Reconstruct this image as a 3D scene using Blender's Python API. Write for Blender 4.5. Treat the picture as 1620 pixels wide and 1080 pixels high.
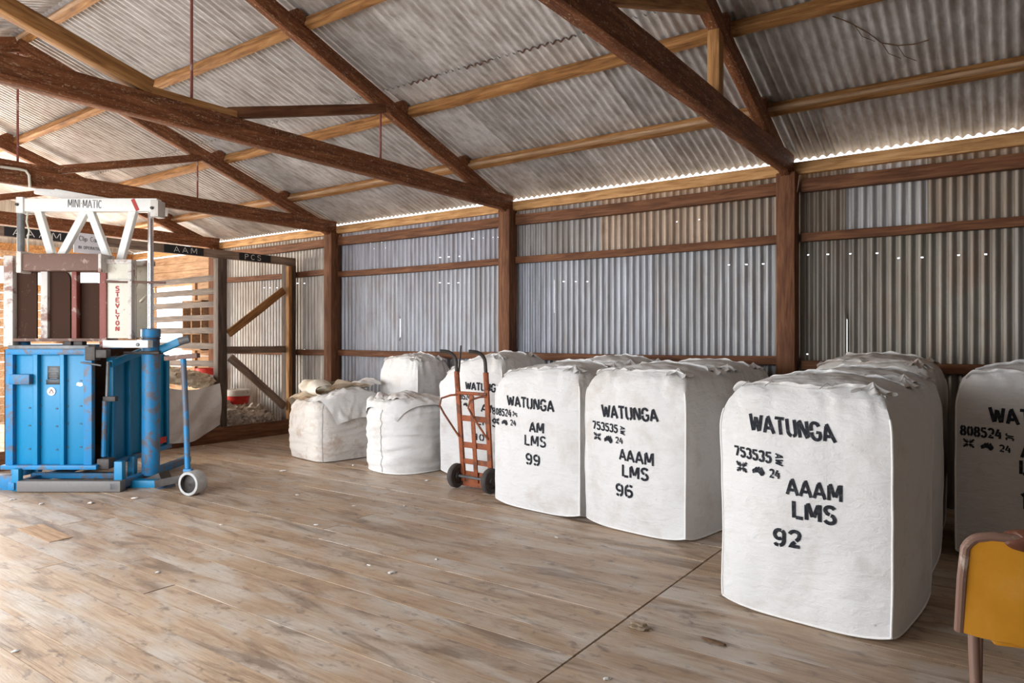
import bpy, bmesh, math, random
from mathutils import Vector, Matrix, noise, Euler

# ------------------------------------------------------------------ camera, sky, lights, exposure
scene = bpy.context.scene
for _o in list(bpy.data.objects):
    bpy.data.objects.remove(_o)
C = scene.collection
FPX, HZ, YAW, EYE = 1110.0, 535.0, math.radians(35.5), 1.45
cam = bpy.data.cameras.new('camera')
cam.sensor_width = 36.0
cam.lens = 36.0 * FPX / 1620.0
cam.shift_y = -(540.0 - HZ) / 1620.0
cam.clip_start, cam.clip_end = 0.05, 200
camo = bpy.data.objects.new('camera', cam)
C.objects.link(camo)
camo.location = (0, 0, EYE)
camo.rotation_euler = (math.pi / 2, 0, YAW)
scene.camera = camo
scene.view_settings.view_transform = 'Standard'
scene.view_settings.look = 'None'
scene.view_settings.gamma = 1.0
scene.view_settings.exposure = 0.0
scene.view_settings.use_curve_mapping = False
scene.cycles.use_denoising = True
scene.cycles.max_bounces = 10
scene.cycles.diffuse_bounces = 6
scene.cycles.glossy_bounces = 4
scene.cycles.sample_clamp_indirect = 6.0

world = bpy.data.worlds.new('sky')
scene.world = world
world.use_nodes = True
_bg = world.node_tree.nodes['Background']
_bg.inputs[0].default_value = (0.93, 0.96, 1.0, 1)
_bg.inputs[1].default_value = 3.2


def area(name, loc, aim, sx, sy, power, col):
    l = bpy.data.lights.new(name, 'AREA')
    l.shape = 'RECTANGLE'
    l.size, l.size_y, l.energy, l.color = sx, sy, power, col
    o = bpy.data.objects.new(name, l)
    C.objects.link(o)
    o.location = loc
    o.rotation_euler = (Vector(aim) - Vector(loc)).to_track_quat('-Z', 'Y').to_euler()
    return o


# daylight through the big doorway in the near long wall, and through the openings of the far end
area('doorway_daylight', (-5.4, -1.42, 1.7), (-5.0, 2.6, 0.2), 6.4, 1.9, 410, (0.90, 0.95, 1.0))
area('far_end_daylight', (-14.4, 2.0, 1.7), (-8.0, 3.5, 2.0), 4.2, 2.6, 1000, (1.0, 0.93, 0.83))
area('hatch_daylight', (-12.75, 7.2, 1.75), (-11.5, 3.5, 1.9), 1.3, 1.4, 260, (1.0, 0.93, 0.82))
_sun = bpy.data.lights.new('sun', 'SUN')
_sun.energy, _sun.angle, _sun.color = 5.0, 0.01, (1.0, 0.95, 0.86)
_suno = bpy.data.objects.new('sun', _sun)
C.objects.link(_suno)
_suno.rotation_euler = Vector((-0.25, -0.55, -1.0)).to_track_quat('-Z', 'Y').to_euler()

# ------------------------------------------------------------------ camera geometry helpers
RX = Vector((math.cos(YAW), math.sin(YAW), 0))
FW = Vector((-math.sin(YAW), math.cos(YAW), 0))


def ray(px, py):
    return RX * ((px - 810) / FPX) + FW + Vector((0, 0, (HZ - py) / FPX))


EYEP = Vector((0, 0, EYE))


def onY(px, py, Y):
    d = ray(px, py)
    return EYEP + d * (Y / d.y)


def onX(px, py, X):
    d = ray(px, py)
    return EYEP + d * (X / d.x)


def onZ(px, py, z=0.0):
    d = ray(px, py)
    return EYEP + d * ((z - EYE) / d.z)


def atZ(px, py, Z):
    return EYEP + ray(px, py) * Z


# ------------------------------------------------------------------ materials
class Mat:
    def __init__(s, name, rough=0.8, metal=0.0, spec=0.3):
        s.m = bpy.data.materials.new(name)
        s.m.use_nodes = True
        s.t = s.m.node_tree
        s.b = s.t.nodes['Principled BSDF']
        s.b.inputs['Roughness'].default_value = rough
        s.b.inputs['Metallic'].default_value = metal
        s.b.inputs['Specular IOR Level'].default_value = spec

    def n(s, typ, **kw):
        nd = s.t.nodes.new(typ)
        for k, v in kw.items():
            setattr(nd, k, v)
        return nd

    def l(s, a, b):
        s.t.links.new(a, b)

    def coord(s, scale=(1, 1, 1), rnd=True, rot=(0, 0, 0)):
        tc = s.n('ShaderNodeTexCoord')
        mp = s.n('ShaderNodeMapping')
        mp.inputs['Scale'].default_value = scale
        mp.inputs['Rotation'].default_value = rot
        s.l(tc.outputs['Object'], mp.inputs['Vector'])
        if rnd:
            oi = s.n('ShaderNodeObjectInfo')
            mul = s.n('ShaderNodeMath', operation='MULTIPLY')
            mul.inputs[1].default_value = 37.0
            s.l(oi.outputs['Random'], mul.inputs[0])
            s.l(mul.outputs[0], mp.inputs['Location'])
        return mp.outputs['Vector']

    def noise(s, vec, scale, detail=4, rough=0.55, dist=0.0):
        nd = s.n('ShaderNodeTexNoise')
        nd.inputs['Scale'].default_value = scale
        nd.inputs['Detail'].default_value = detail
        nd.inputs['Roughness'].default_value = rough
        nd.inputs['Distortion'].default_value = dist
        s.l(vec, nd.inputs['Vector'])
        return nd.outputs['Fac']

    def ramp(s, fac, stops):
        r = s.n('ShaderNodeValToRGB')
        e = r.color_ramp.elements
        while len(e) < len(stops):
            e.new(0.5)
        for k, (p, c) in enumerate(stops):
            e[k].position = p
            e[k].color = tuple(c) + (1,) if len(c) == 3 else c
        s.l(fac, r.inputs['Fac'])
        return r.outputs['Color']

    def mix(s, fac, a, b, mode='MIX'):
        m = s.n('ShaderNodeMix', data_type='RGBA', blend_type=mode)
        for sock, v in ((m.inputs[0], fac), (m.inputs[6], a), (m.inputs[7], b)):
            if isinstance(v, bpy.types.NodeSocket):
                s.l(v, sock)
            elif isinstance(v, (int, float)):
                sock.default_value = v
            else:
                sock.default_value = tuple(v) + (1,)
        return m.outputs[2]

    def mask(s, fac, lo, hi, v=1.0):
        r = s.n('ShaderNodeMapRange')
        r.inputs[1].default_value, r.inputs[2].default_value = lo, hi
        r.inputs[3].default_value, r.inputs[4].default_value = 0.0, v
        s.l(fac, r.inputs[0])
        return r.outputs[0]

    def bump(s, fac, strength=0.3, dist=0.01):
        b = s.n('ShaderNodeBump')
        b.inputs['Strength'].default_value = strength
        b.inputs['Distance'].default_value = dist
        s.l(fac, b.inputs['Height'])
        s.l(b.outputs['Normal'], s.b.inputs['Normal'])

    def col(s, c):
        if isinstance(c, bpy.types.NodeSocket):
            s.l(c, s.b.inputs['Base Color'])
        else:
            s.b.inputs['Base Color'].default_value = tuple(c) + (1,)
        return s.m


def timber(name, dark, mid, light, rough=0.75, dust=0.0, dustcol=(0.55, 0.40, 0.26)):
    M = Mat(name, rough)
    v = M.coord((1.2, 14, 14))
    g = M.noise(v, 2.2, 6, 0.6, 0.6)
    c = M.ramp(g, [(0.28, dark), (0.5, mid), (0.72, light)])
    v2 = M.coord((1, 2.5, 2.5))
    b = M.noise(v2, 2.6, 4, 0.6)
    c = M.mix(M.mask(b, 0.5, 0.75, 0.55), c, dark)
    if dust:
        d = M.noise(M.coord((3, 9, 9)), 7, 6, 0.75, 1.5)
        c = M.mix(M.mask(d, 0.55, 0.66, dust), c, dustcol)
    M.bump(g, 0.35, 0.006)
    return M.col(c)


def painted(name, base, rust=(0.10, 0.045, 0.028), amount=0.5, rough=0.45, spec=0.4, scale=5):
    M = Mat(name, rough, 0, spec)
    v = M.coord((1, 1, 1))
    a = M.noise(v, scale, 7, 0.7, 0.4)
    f = M.noise(v, 38, 4, 0.6)
    c = M.mix(M.mask(f, 0.3, 0.7, 0.25), base, tuple(x * 0.72 for x in base))
    c = M.mix(M.mask(a, 0.68 - 0.22 * amount, 0.76 - 0.22 * amount, 0.85), c, rust)
    sp = M.noise(v, 22, 5, 0.75)
    c = M.mix(M.mask(sp, 0.70 - 0.14 * amount, 0.76 - 0.14 * amount, 0.7), c, rust)
    M.bump(f, 0.08, 0.002)
    return M.col(c)


def corrugated_mat(name, long_axis):
    M = Mat(name, 0.46, 0.25, 0.5)
    sc = [11, 11, 11]
    sc[long_axis] = 0.9
    streak = M.noise(M.coord(tuple(sc)), 1.6, 6, 0.65, 0.3)
    sc2 = [3.2, 3.2, 3.2]
    sc2[long_axis] = 0.35
    broad = M.noise(M.coord(tuple(sc2)), 1.5, 5, 0.6, 0.3)
    spangle = M.noise(M.coord((1, 1, 1)), 55, 3, 0.7)
    blot = M.noise(M.coord((1, 1, 1)), 2.3, 6, 0.65, 0.5)
    oi = M.n('ShaderNodeObjectInfo')
    base = oi.outputs['Color']
    c = M.mix(M.mask(streak, 0.42, 0.68, 0.7), base, M.mix(1.0, base, (0.40, 0.34, 0.29), 'MULTIPLY'))
    c = M.mix(M.mask(spangle, 0.35, 0.7, 0.28), c, M.mix(1.0, base, (0.62, 0.62, 0.64), 'MULTIPLY'))
    c = M.mix(M.mask(broad, 0.5, 0.68, 0.6), c, M.mix(1.0, base, (0.46, 0.41, 0.37), 'MULTIPLY'))
    rustf = M.n('ShaderNodeMath', operation='MULTIPLY')
    M.l(M.mask(blot, 0.48, 0.74, 1.0), rustf.inputs[0])
    M.l(oi.outputs['Alpha'], rustf.inputs[1])
    c = M.mix(rustf.outputs[0], c, M.ramp(streak, [(0.3, (0.10, 0.045, 0.022)), (0.7, (0.27, 0.145, 0.08))]))
    M.bump(spangle, 0.05, 0.002)
    return M.col(c)


def cloth(name, base, stain=(0.42, 0.33, 0.24), amount=0.3, weave=True, blot=3.0):
    M = Mat(name, 0.9, 0, 0.15)
    v = M.coord((1, 1, 1))
    a = M.noise(v, blot, 7, 0.7, 0.3)
    st = M.noise(M.coord((2, 2, 26)), 2.0, 5, 0.6)
    c = M.mix(M.mask(st, 0.4, 0.75, 0.22), base, tuple(x * 0.86 for x in base))
    c = M.mix(M.mask(a, 0.50, 0.74, amount), c, stain)
    sp = M.noise(v, 26, 4, 0.8)
    c = M.mix(M.mask(sp, 0.66, 0.74, min(1, amount * 1.2)), c, tuple(x * 0.6 for x in stain))
    wv = M.noise(M.coord((1, 1, 1)), 140, 2, 0.6)
    wk = M.noise(M.coord((1, 1, 2.2)), 9, 4, 0.55, 0.4)
    ad = M.n('ShaderNodeMath', operation='MULTIPLY_ADD')
    ad.inputs[1].default_value = 0.12
    M.l(wv, ad.inputs[0])
    M.l(wk, ad.inputs[2])
    M.bump(ad.outputs[0], 0.6, 0.02)
    return M.col(c)


def plain(name, c, rough=0.6, metal=0.0, spec=0.4, var=0.15, scale=20):
    M = Mat(name, rough, metal, spec)
    f = M.noise(M.coord(), scale, 4, 0.65)
    return M.col(M.mix(M.mask(f, 0.3, 0.75, 1.0), c, tuple(x * (1 - 2 * var) for x in c)))


def wool_mat(name, a, b, c):
    M = Mat(name, 0.95, 0, 0.1)
    v = M.coord()
    f = M.noise(v, 9, 7, 0.75, 0.8)
    M.bump(M.noise(v, 45, 5, 0.7, 0.6), 0.7, 0.02)
    return M.col(M.ramp(f, [(0.3, a), (0.5, b), (0.68, c)]))


def floor_mat():
    M = Mat('worn_floorboards', 0.42, 0, 0.45)
    at = M.n('ShaderNodeAttribute', attribute_name='tone')
    tone = at.outputs['Fac']
    cv = M.n('ShaderNodeTexCoord').outputs['Object']
    ad = M.n('ShaderNodeVectorMath', operation='ADD')
    M.l(cv, ad.inputs[0])
    cb = M.n('ShaderNodeCombineXYZ')
    mu = M.n('ShaderNodeMath', operation='MULTIPLY')
    mu.inputs[1].default_value = 11.0
    M.l(tone, mu.inputs[0])
    M.l(mu.outputs[0], cb.inputs['Z'])
    M.l(cb.outputs[0], ad.inputs[1])

    def sv(scale):
        mp = M.n('ShaderNodeMapping')
        mp.inputs['Scale'].default_value = scale
        M.l(ad.outputs[0], mp.inputs['Vector'])
        return mp.outputs['Vector']
    grain = M.noise(sv((1.1, 17, 1)), 2.4, 7, 0.62, 0.9)
    c = M.ramp(grain, [(0.27, (0.27, 0.165, 0.098)), (0.5, (0.46, 0.325, 0.218)), (0.73, (0.60, 0.46, 0.33))])
    c = M.mix(M.mask(tone, 0.0, 1.0, 0.5), c, (0.31, 0.205, 0.132))
    worn_sheen = M.noise(sv((0.8, 2.0, 1)), 2.1, 5, 0.6, 0.4)
    c = M.mix(M.mask(worn_sheen, 0.44, 0.66, 0.72), c, (0.55, 0.505, 0.455))  # worn patches, made greyer so the colour also carries the daylight sheen
    st = M.noise(sv((0.7, 3.2, 1)), 1.7, 6, 0.66, 0.9)
    c = M.mix(M.mask(st, 0.52, 0.66, 0.72), c, (0.150, 0.098, 0.068))
    sp = M.noise(sv((1, 1.8, 1)), 8.5, 4, 0.65, 0.4)
    c = M.mix(M.mask(sp, 0.57, 0.70, 0.68), c, (0.12, 0.088, 0.075))
    fine = M.noise(sv((2.0, 40, 1)), 5, 5, 0.7, 0.3)
    c = M.mix(M.mask(fine, 0.56, 0.70, 0.4), c, (0.16, 0.10, 0.065))
    ro = M.n('ShaderNodeMapRange')
    ro.inputs[3].default_value, ro.inputs[4].default_value = 0.34, 0.58
    M.l(grain, ro.inputs[0])
    M.l(ro.outputs[0], M.b.inputs['Roughness'])
    M.bump(grain, 0.35, 0.006)
    return M.col(c)


T_DARK = timber('dark_red_timber', (0.060, 0.018, 0.006), (0.150, 0.050, 0.017), (0.27, 0.105, 0.042), dust=0.7)
T_POST = timber('red_brown_post_timber', (0.060, 0.022, 0.009), (0.135, 0.053, 0.023), (0.22, 0.100, 0.047))
T_GOLD = timber('golden_purlin_timber', (0.11, 0.046, 0.014), (0.29, 0.135, 0.044), (0.45, 0.25, 0.10))
T_PLATE = timber('sunlit_eave_timber', (0.20, 0.09, 0.03), (0.46, 0.25, 0.10), (0.62, 0.38, 0.18))  # golden timber lightened: sunlight from the eave gap is painted into its colour
T_OLD = timber('dark_weathered_timber', (0.045, 0.032, 0.025), (0.095, 0.068, 0.052), (0.16, 0.12, 0.09))
T_GREY = timber('weathered_grey_brown_timber', (0.11, 0.075, 0.055), (0.22, 0.155, 0.115), (0.33, 0.25, 0.19))
T_PALE = timber('pale_brown_timber', (0.22, 0.125, 0.065), (0.38, 0.24, 0.14), (0.52, 0.36, 0.23))
IRON_W = corrugated_mat('galvanised_wall_iron', 2)
IRON_R = corrugated_mat('galvanised_roof_iron', 1)
FLOOR = floor_mat()
CLOTH = cloth('white_wool_pack_cloth', (0.70, 0.695, 0.69), stain=(0.40, 0.31, 0.23), amount=0.42)
CLOTH_D = cloth('dusty_wool_pack_cloth', (0.62, 0.59, 0.56), stain=(0.33, 0.19, 0.11), amount=0.8, blot=4.5)
CLOTH_T = cloth('tan_stained_pack_cloth', (0.60, 0.49, 0.37), stain=(0.36, 0.20, 0.09), amount=0.8)
SEAM = plain('white_seam_cord', (0.86, 0.85, 0.83), 0.9, var=0.05)
SEAM_D = plain('grey_seam_cord', (0.42, 0.40, 0.37), 0.9)
INK = Mat('black_stencil_ink', 0.8, 0, 0.1)
_f = INK.noise(INK.coord(), 60, 3, 0.6)
INK = INK.col(INK.mix(INK.mask(_f, 0.5, 0.85, 0.8), (0.022, 0.024, 0.03), (0.11, 0.115, 0.13)))
BLUE = painted('chipped_blue_paint', (0.003, 0.20, 0.40), (0.085, 0.075, 0.08), 0.15, 0.42)
BLUE_W = painted('worn_blue_paint', (0.012, 0.19, 0.42), (0.12, 0.095, 0.085), 0.85, 0.5, scale=6)
WHITE = painted('chipped_white_paint', (0.74, 0.75, 0.74), (0.26, 0.16, 0.11), 0.18, 0.5)
CREAM = painted('aged_cream_paint', (0.60, 0.58, 0.50), (0.30, 0.15, 0.08), 0.4, 0.55)
RUSTW = painted('rust_bitten_white_paint', (0.56, 0.54, 0.51), (0.20, 0.085, 0.06), 0.6, 0.6)
RUST = painted('brown_rusted_steel', (0.15, 0.085, 0.065), (0.34, 0.26, 0.22), 0.55, 0.65, scale=11)
RUST_D = painted('dark_rusted_plate', (0.045, 0.022, 0.014), (0.12, 0.075, 0.05), 0.4, 0.75, spec=0.12, scale=8)
RED_E = painted('red_brown_edge_paint', (0.22, 0.065, 0.05), (0.45, 0.38, 0.34), 0.5, 0.6)
STEEL = plain('grey_steel', (0.17, 0.175, 0.18), 0.5, 0.3, var=0.25, scale=14)
DARKST = plain('dark_greasy_steel', (0.075, 0.065, 0.06), 0.6, 0.2, var=0.25)
CHROME = plain('chrome_rod', (0.72, 0.74, 0.78), 0.18, 1.0, var=0.04)
ORANGE = painted('rusty_orange_paint', (0.30, 0.082, 0.030), (0.11, 0.048, 0.03), 0.8, 0.7, scale=9)
RUBBER = plain('worn_rubber', (0.075, 0.065, 0.06), 0.85, var=0.2)
PALEWHEEL = plain('pale_grey_wheel', (0.50, 0.50, 0.49), 0.55, var=0.2)
BLACKB = plain('blackboard_paint', (0.022, 0.022, 0.024), 0.8)
CHALK = plain('white_chalk_paint', (0.75, 0.74, 0.72), 0.9, var=0.08)
REDINK = plain('red_lettering', (0.42, 0.045, 0.04), 0.6)
GREYINK = plain('grey_lettering', (0.085, 0.095, 0.11), 0.6)
PAPER = plain('pale_card', (0.72, 0.73, 0.78), 0.6, var=0.05)
BLACKPL = plain('black_plate', (0.025, 0.025, 0.027), 0.4)
REDPL = plain('red_plastic', (0.55, 0.03, 0.02), 0.45)
WOOL = wool_mat('cream_fleece', (0.34, 0.24, 0.15), (0.64, 0.54, 0.41), (0.80, 0.74, 0.64))
WOOL_G = wool_mat('grey_fleece', (0.20, 0.14, 0.10), (0.46, 0.40, 0.34), (0.68, 0.64, 0.58))
WOOL_W = wool_mat('white_tuft', (0.6, 0.56, 0.5), (0.75, 0.72, 0.68), (0.85, 0.83, 0.8))
CHAIRV = Mat('mustard_vinyl', 0.5, 0, 0.4)
_f = CHAIRV.noise(CHAIRV.coord(), 4.5, 6, 0.6)
CHAIRV.bump(CHAIRV.noise(CHAIRV.coord(), 240, 2, 0.6), 0.25, 0.002)
CHAIRV = CHAIRV.col(CHAIRV.ramp(_f, [(0.35, (0.52, 0.215, 0.012)), (0.55, (0.60, 0.265, 0.022)), (0.72, (0.66, 0.32, 0.06))]))
CHAIRF = painted('brown_chair_tube', (0.20, 0.115, 0.085), (0.48, 0.40, 0.33), 0.45, 0.4)
GROUNDM = plain('dry_ground', (0.42, 0.33, 0.24), 0.95)
TWIGM = plain('dry_vine', (0.16, 0.09, 0.05), 0.9)
HOLLOW_SHADE = plain('dark_hollow_shade', (0.03, 0.02, 0.015), 0.95)  # near-black colour standing in for shade below the boards and inside the pigeonholes


# ------------------------------------------------------------------ mesh helpers
class MB:
    def __init__(s):
        s.v, s.f = [], []

    def add(s, vs, fs):
        o = len(s.v)
        s.v += [Vector(p) for p in vs]
        s.f += [tuple(i + o for i in f) for f in fs]

    def box(s, lo, hi):
        x0, y0, z0 = lo
        x1, y1, z1 = hi
        s.add([(x0, y0, z0), (x1, y0, z0), (x1, y1, z0), (x0, y1, z0), (x0, y0, z1), (x1, y0, z1), (x1, y1, z1), (x0, y1, z1)],
              [(3, 2, 1, 0), (4, 5, 6, 7), (0, 1, 5, 4), (1, 2, 6, 5), (2, 3, 7, 6), (3, 0, 4, 7)])
        return s

    def bar(s, p0, p1, w, h, up=(0, 0, 1)):
        p0, p1 = Vector(p0), Vector(p1)
        d = (p1 - p0).normalized()
        sd = d.cross(Vector(up))
        if sd.length < 1e-4:
            sd = d.cross(Vector((0, 1, 0)))
        sd.normalize()
        u = sd.cross(d)
        a, b = sd * w / 2, u * h / 2
        s.add([p0 - a - b, p0 + a - b, p0 + a + b, p0 - a + b, p1 - a - b, p1 + a - b, p1 + a + b, p1 - a + b],
              [(0, 1, 2, 3), (7, 6, 5, 4), (0, 4, 5, 1), (1, 5, 6, 2), (2, 6, 7, 3), (3, 7, 4, 0)])
        return s

    def tube(s, pts, r, n=10, cap=True):
        pts = [Vector(p) for p in pts]
        rs = r if isinstance(r, (list, tuple)) else [r] * len(pts)
        vs, fs = [], []
        ref = None
        for i, p in enumerate(pts):
            d = (pts[min(i + 1, len(pts) - 1)] - pts[max(i - 1, 0)]).normalized()
            if ref is None:
                ref = d.orthogonal().normalized()
            ref = (ref - d * ref.dot(d)).normalized()
            q = d.cross(ref)
            for k in range(n):
                a = 2 * math.pi * k / n
                vs.append(p + (ref * math.cos(a) + q * math.sin(a)) * rs[i])
        for i in range(len(pts) - 1):
            for k in range(n):
                a, b = i * n + k, i * n + (k + 1) % n
                fs.append((a, b, b + n, a + n))
        if cap:
            fs.append(tuple(range(n - 1, -1, -1)))
            fs.append(tuple(range((len(pts) - 1) * n, len(pts) * n)))
        s.add(vs, fs)
        return s

    def lathe(s, prof, o=(0, 0, 0), axis=(0, 0, 1), n=24):
        ax = Vector(axis).normalized()
        a = ax.orthogonal().normalized()
        b = ax.cross(a)
        o = Vector(o)
        vs, fs = [], []
        for r, h in prof:
            for k in range(n):
                t = 2 * math.pi * k / n
                vs.append(o + ax * h + (a * math.cos(t) + b * math.sin(t)) * r)
        for i in range(len(prof) - 1):
            for k in range(n):
                p, q = i * n + k, i * n + (k + 1) % n
                fs.append((p, q, q + n, p + n))
        s.add(vs, fs)
        return s

    def grid(s, fn, nu, nv, closed_u=False):
        vs = [fn(i / nu, j / nv) for j in range(nv + 1) for i in range(nu + (0 if closed_u else 1))]
        w = nu if closed_u else nu + 1
        fs = []
        for j in range(nv):
            for i in range(nu):
                a, b = j * w + i, j * w + (i + 1) % w
                fs.append((a, b, b + w, a + w))
        s.add(vs, fs)
        return s

    def lump(s, c, r, seed, sub=3, amp=0.35, freq=2.2, sq=(1, 1, 1)):
        bm = bmesh.new()
        bmesh.ops.create_icosphere(bm, subdivisions=sub, radius=1)
        bm.verts.ensure_lookup_table()
        vs = []
        for v in bm.verts:
            p = v.co.normalized()
            k = 1 + amp * noise.noise(p * freq + Vector((seed * 3.1, seed * 1.7, 0))) + amp * 0.6 * noise.noise(p * freq * 2.7 + Vector((0, seed * 2.3, 5)))
            vs.append(Vector(c) + Vector((p.x * sq[0], p.y * sq[1], p.z * sq[2])) * r * k)
        s.add(vs, [tuple(x.index for x in f.verts) for f in bm.faces])
        bm.free()
        return s


def parent(o, p):
    if p is not None:
        o.parent = p


def build(name, mb, mat, par=None, smooth=False, bevel=0.0, world=False, sharp=35):
    """one mesh object; with world=True the mesh is in world space while its parent sits elsewhere"""
    me = bpy.data.meshes.new(name)
    vs = mb.v
    if world and par is not None:
        inv = par.matrix_basis.inverted()
        if par.parent is not None:
            inv = inv @ par.parent.matrix_basis.inverted()
        vs = [inv @ v for v in vs]
    me.from_pydata([tuple(v) for v in vs], [], mb.f)
    me.materials.append(mat)
    me.validate()
    if bevel > 0:
        bm = bmesh.new()
        bm.from_mesh(me)
        es = [e for e in bm.edges if len(e.link_faces) == 2 and e.calc_face_angle(0) > 0.6]
        bmesh.ops.bevel(bm, geom=es, offset=bevel, segments=2, affect='EDGES', profile=0.5, clamp_overlap=True)
        bm.to_mesh(me)
        bm.free()
        smooth = True
    if smooth:
        me.polygons.foreach_set('use_smooth', [True] * len(me.polygons))
        me.set_sharp_from_angle(angle=math.radians(sharp))
    o = bpy.data.objects.new(name, me)
    C.objects.link(o)
    parent(o, par)
    return o


def tag(o, label=None, cat=None, group=None, kind=None):
    if label:
        o['label'] = label
    if cat:
        o['category'] = cat
    if group:
        o['group'] = group
    if kind:
        o['kind'] = kind
    return o


def empty(name, loc=(0, 0, 0), rz=0.0, label=None, cat=None, group=None, kind=None):
    o = bpy.data.objects.new(name, None)
    o.empty_display_size = 0.1
    C.objects.link(o)
    o.location = loc
    o.rotation_euler = (0, 0, rz)
    o.matrix_basis = Matrix.LocRotScale(Vector(loc), Euler((0, 0, rz)), None)
    return tag(o, label, cat, group, kind)


def timber_obj(name, p0, p1, w, h, mat, par=None, up=(0, 0, 1), rough=0.004, seed=0, bow=0.0):
    """an old sawn timber from p0 to p1 (centre line), w across, h along 'up'; local x runs along the grain"""
    p0, p1 = Vector(p0), Vector(p1)
    L = (p1 - p0).length
    d = (p1 - p0) / L
    sd = Vector(up).cross(d)
    if sd.length < 1e-4:
        sd = Vector((0, 1, 0)).cross(d)
    sd.normalize()
    u = d.cross(sd)
    n = max(2, int(L / 0.22))
    mb = MB()
    vs, fs = [], []
    for i in range(n + 1):
        x = L * i / n
        bw = bow * math.sin(math.pi * i / n)
        ring = [(-w / 2, -h / 2), (w / 2, -h / 2), (w / 2, h / 2), (-w / 2, h / 2)]
        for k, (a, b) in enumerate(ring):
            j = noise.noise_vector(Vector((x * 2.3 + seed * 9.1, k * 4.7, seed * 1.3))) * rough
            vs.append(Vector((x, a + j.y, b + j.z + bw)))
    for i in range(n):
        for k in range(4):
            a, b = i * 4 + k, i * 4 + (k + 1) % 4
            fs.append((a, b, b + 4, a + 4))
    fs.append((3, 2, 1, 0))
    fs.append(tuple(n * 4 + k for k in range(4)))
    mb.add(vs, fs)
    o = build(name, mb, mat, None, bevel=min(w, h) * 0.06)
    mw = Matrix(((d.x, sd.x, u.x, p0.x), (d.y, sd.y, u.y, p0.y), (d.z, sd.z, u.z, p0.z), (0, 0, 0, 1)))
    if par is not None:
        mw = par.matrix_basis.inverted() @ mw
        o.parent = par
    o.matrix_basis = mw
    return o


# ------------------------------------------------------------------ stroke lettering
def arc(cx, cy, rx, ry, a0, a1, n=10):
    return [(cx + rx * math.cos(math.radians(a0 + (a1 - a0) * i / n)), cy + ry * math.sin(math.radians(a0 + (a1 - a0) * i / n))) for i in range(n + 1)]


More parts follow.
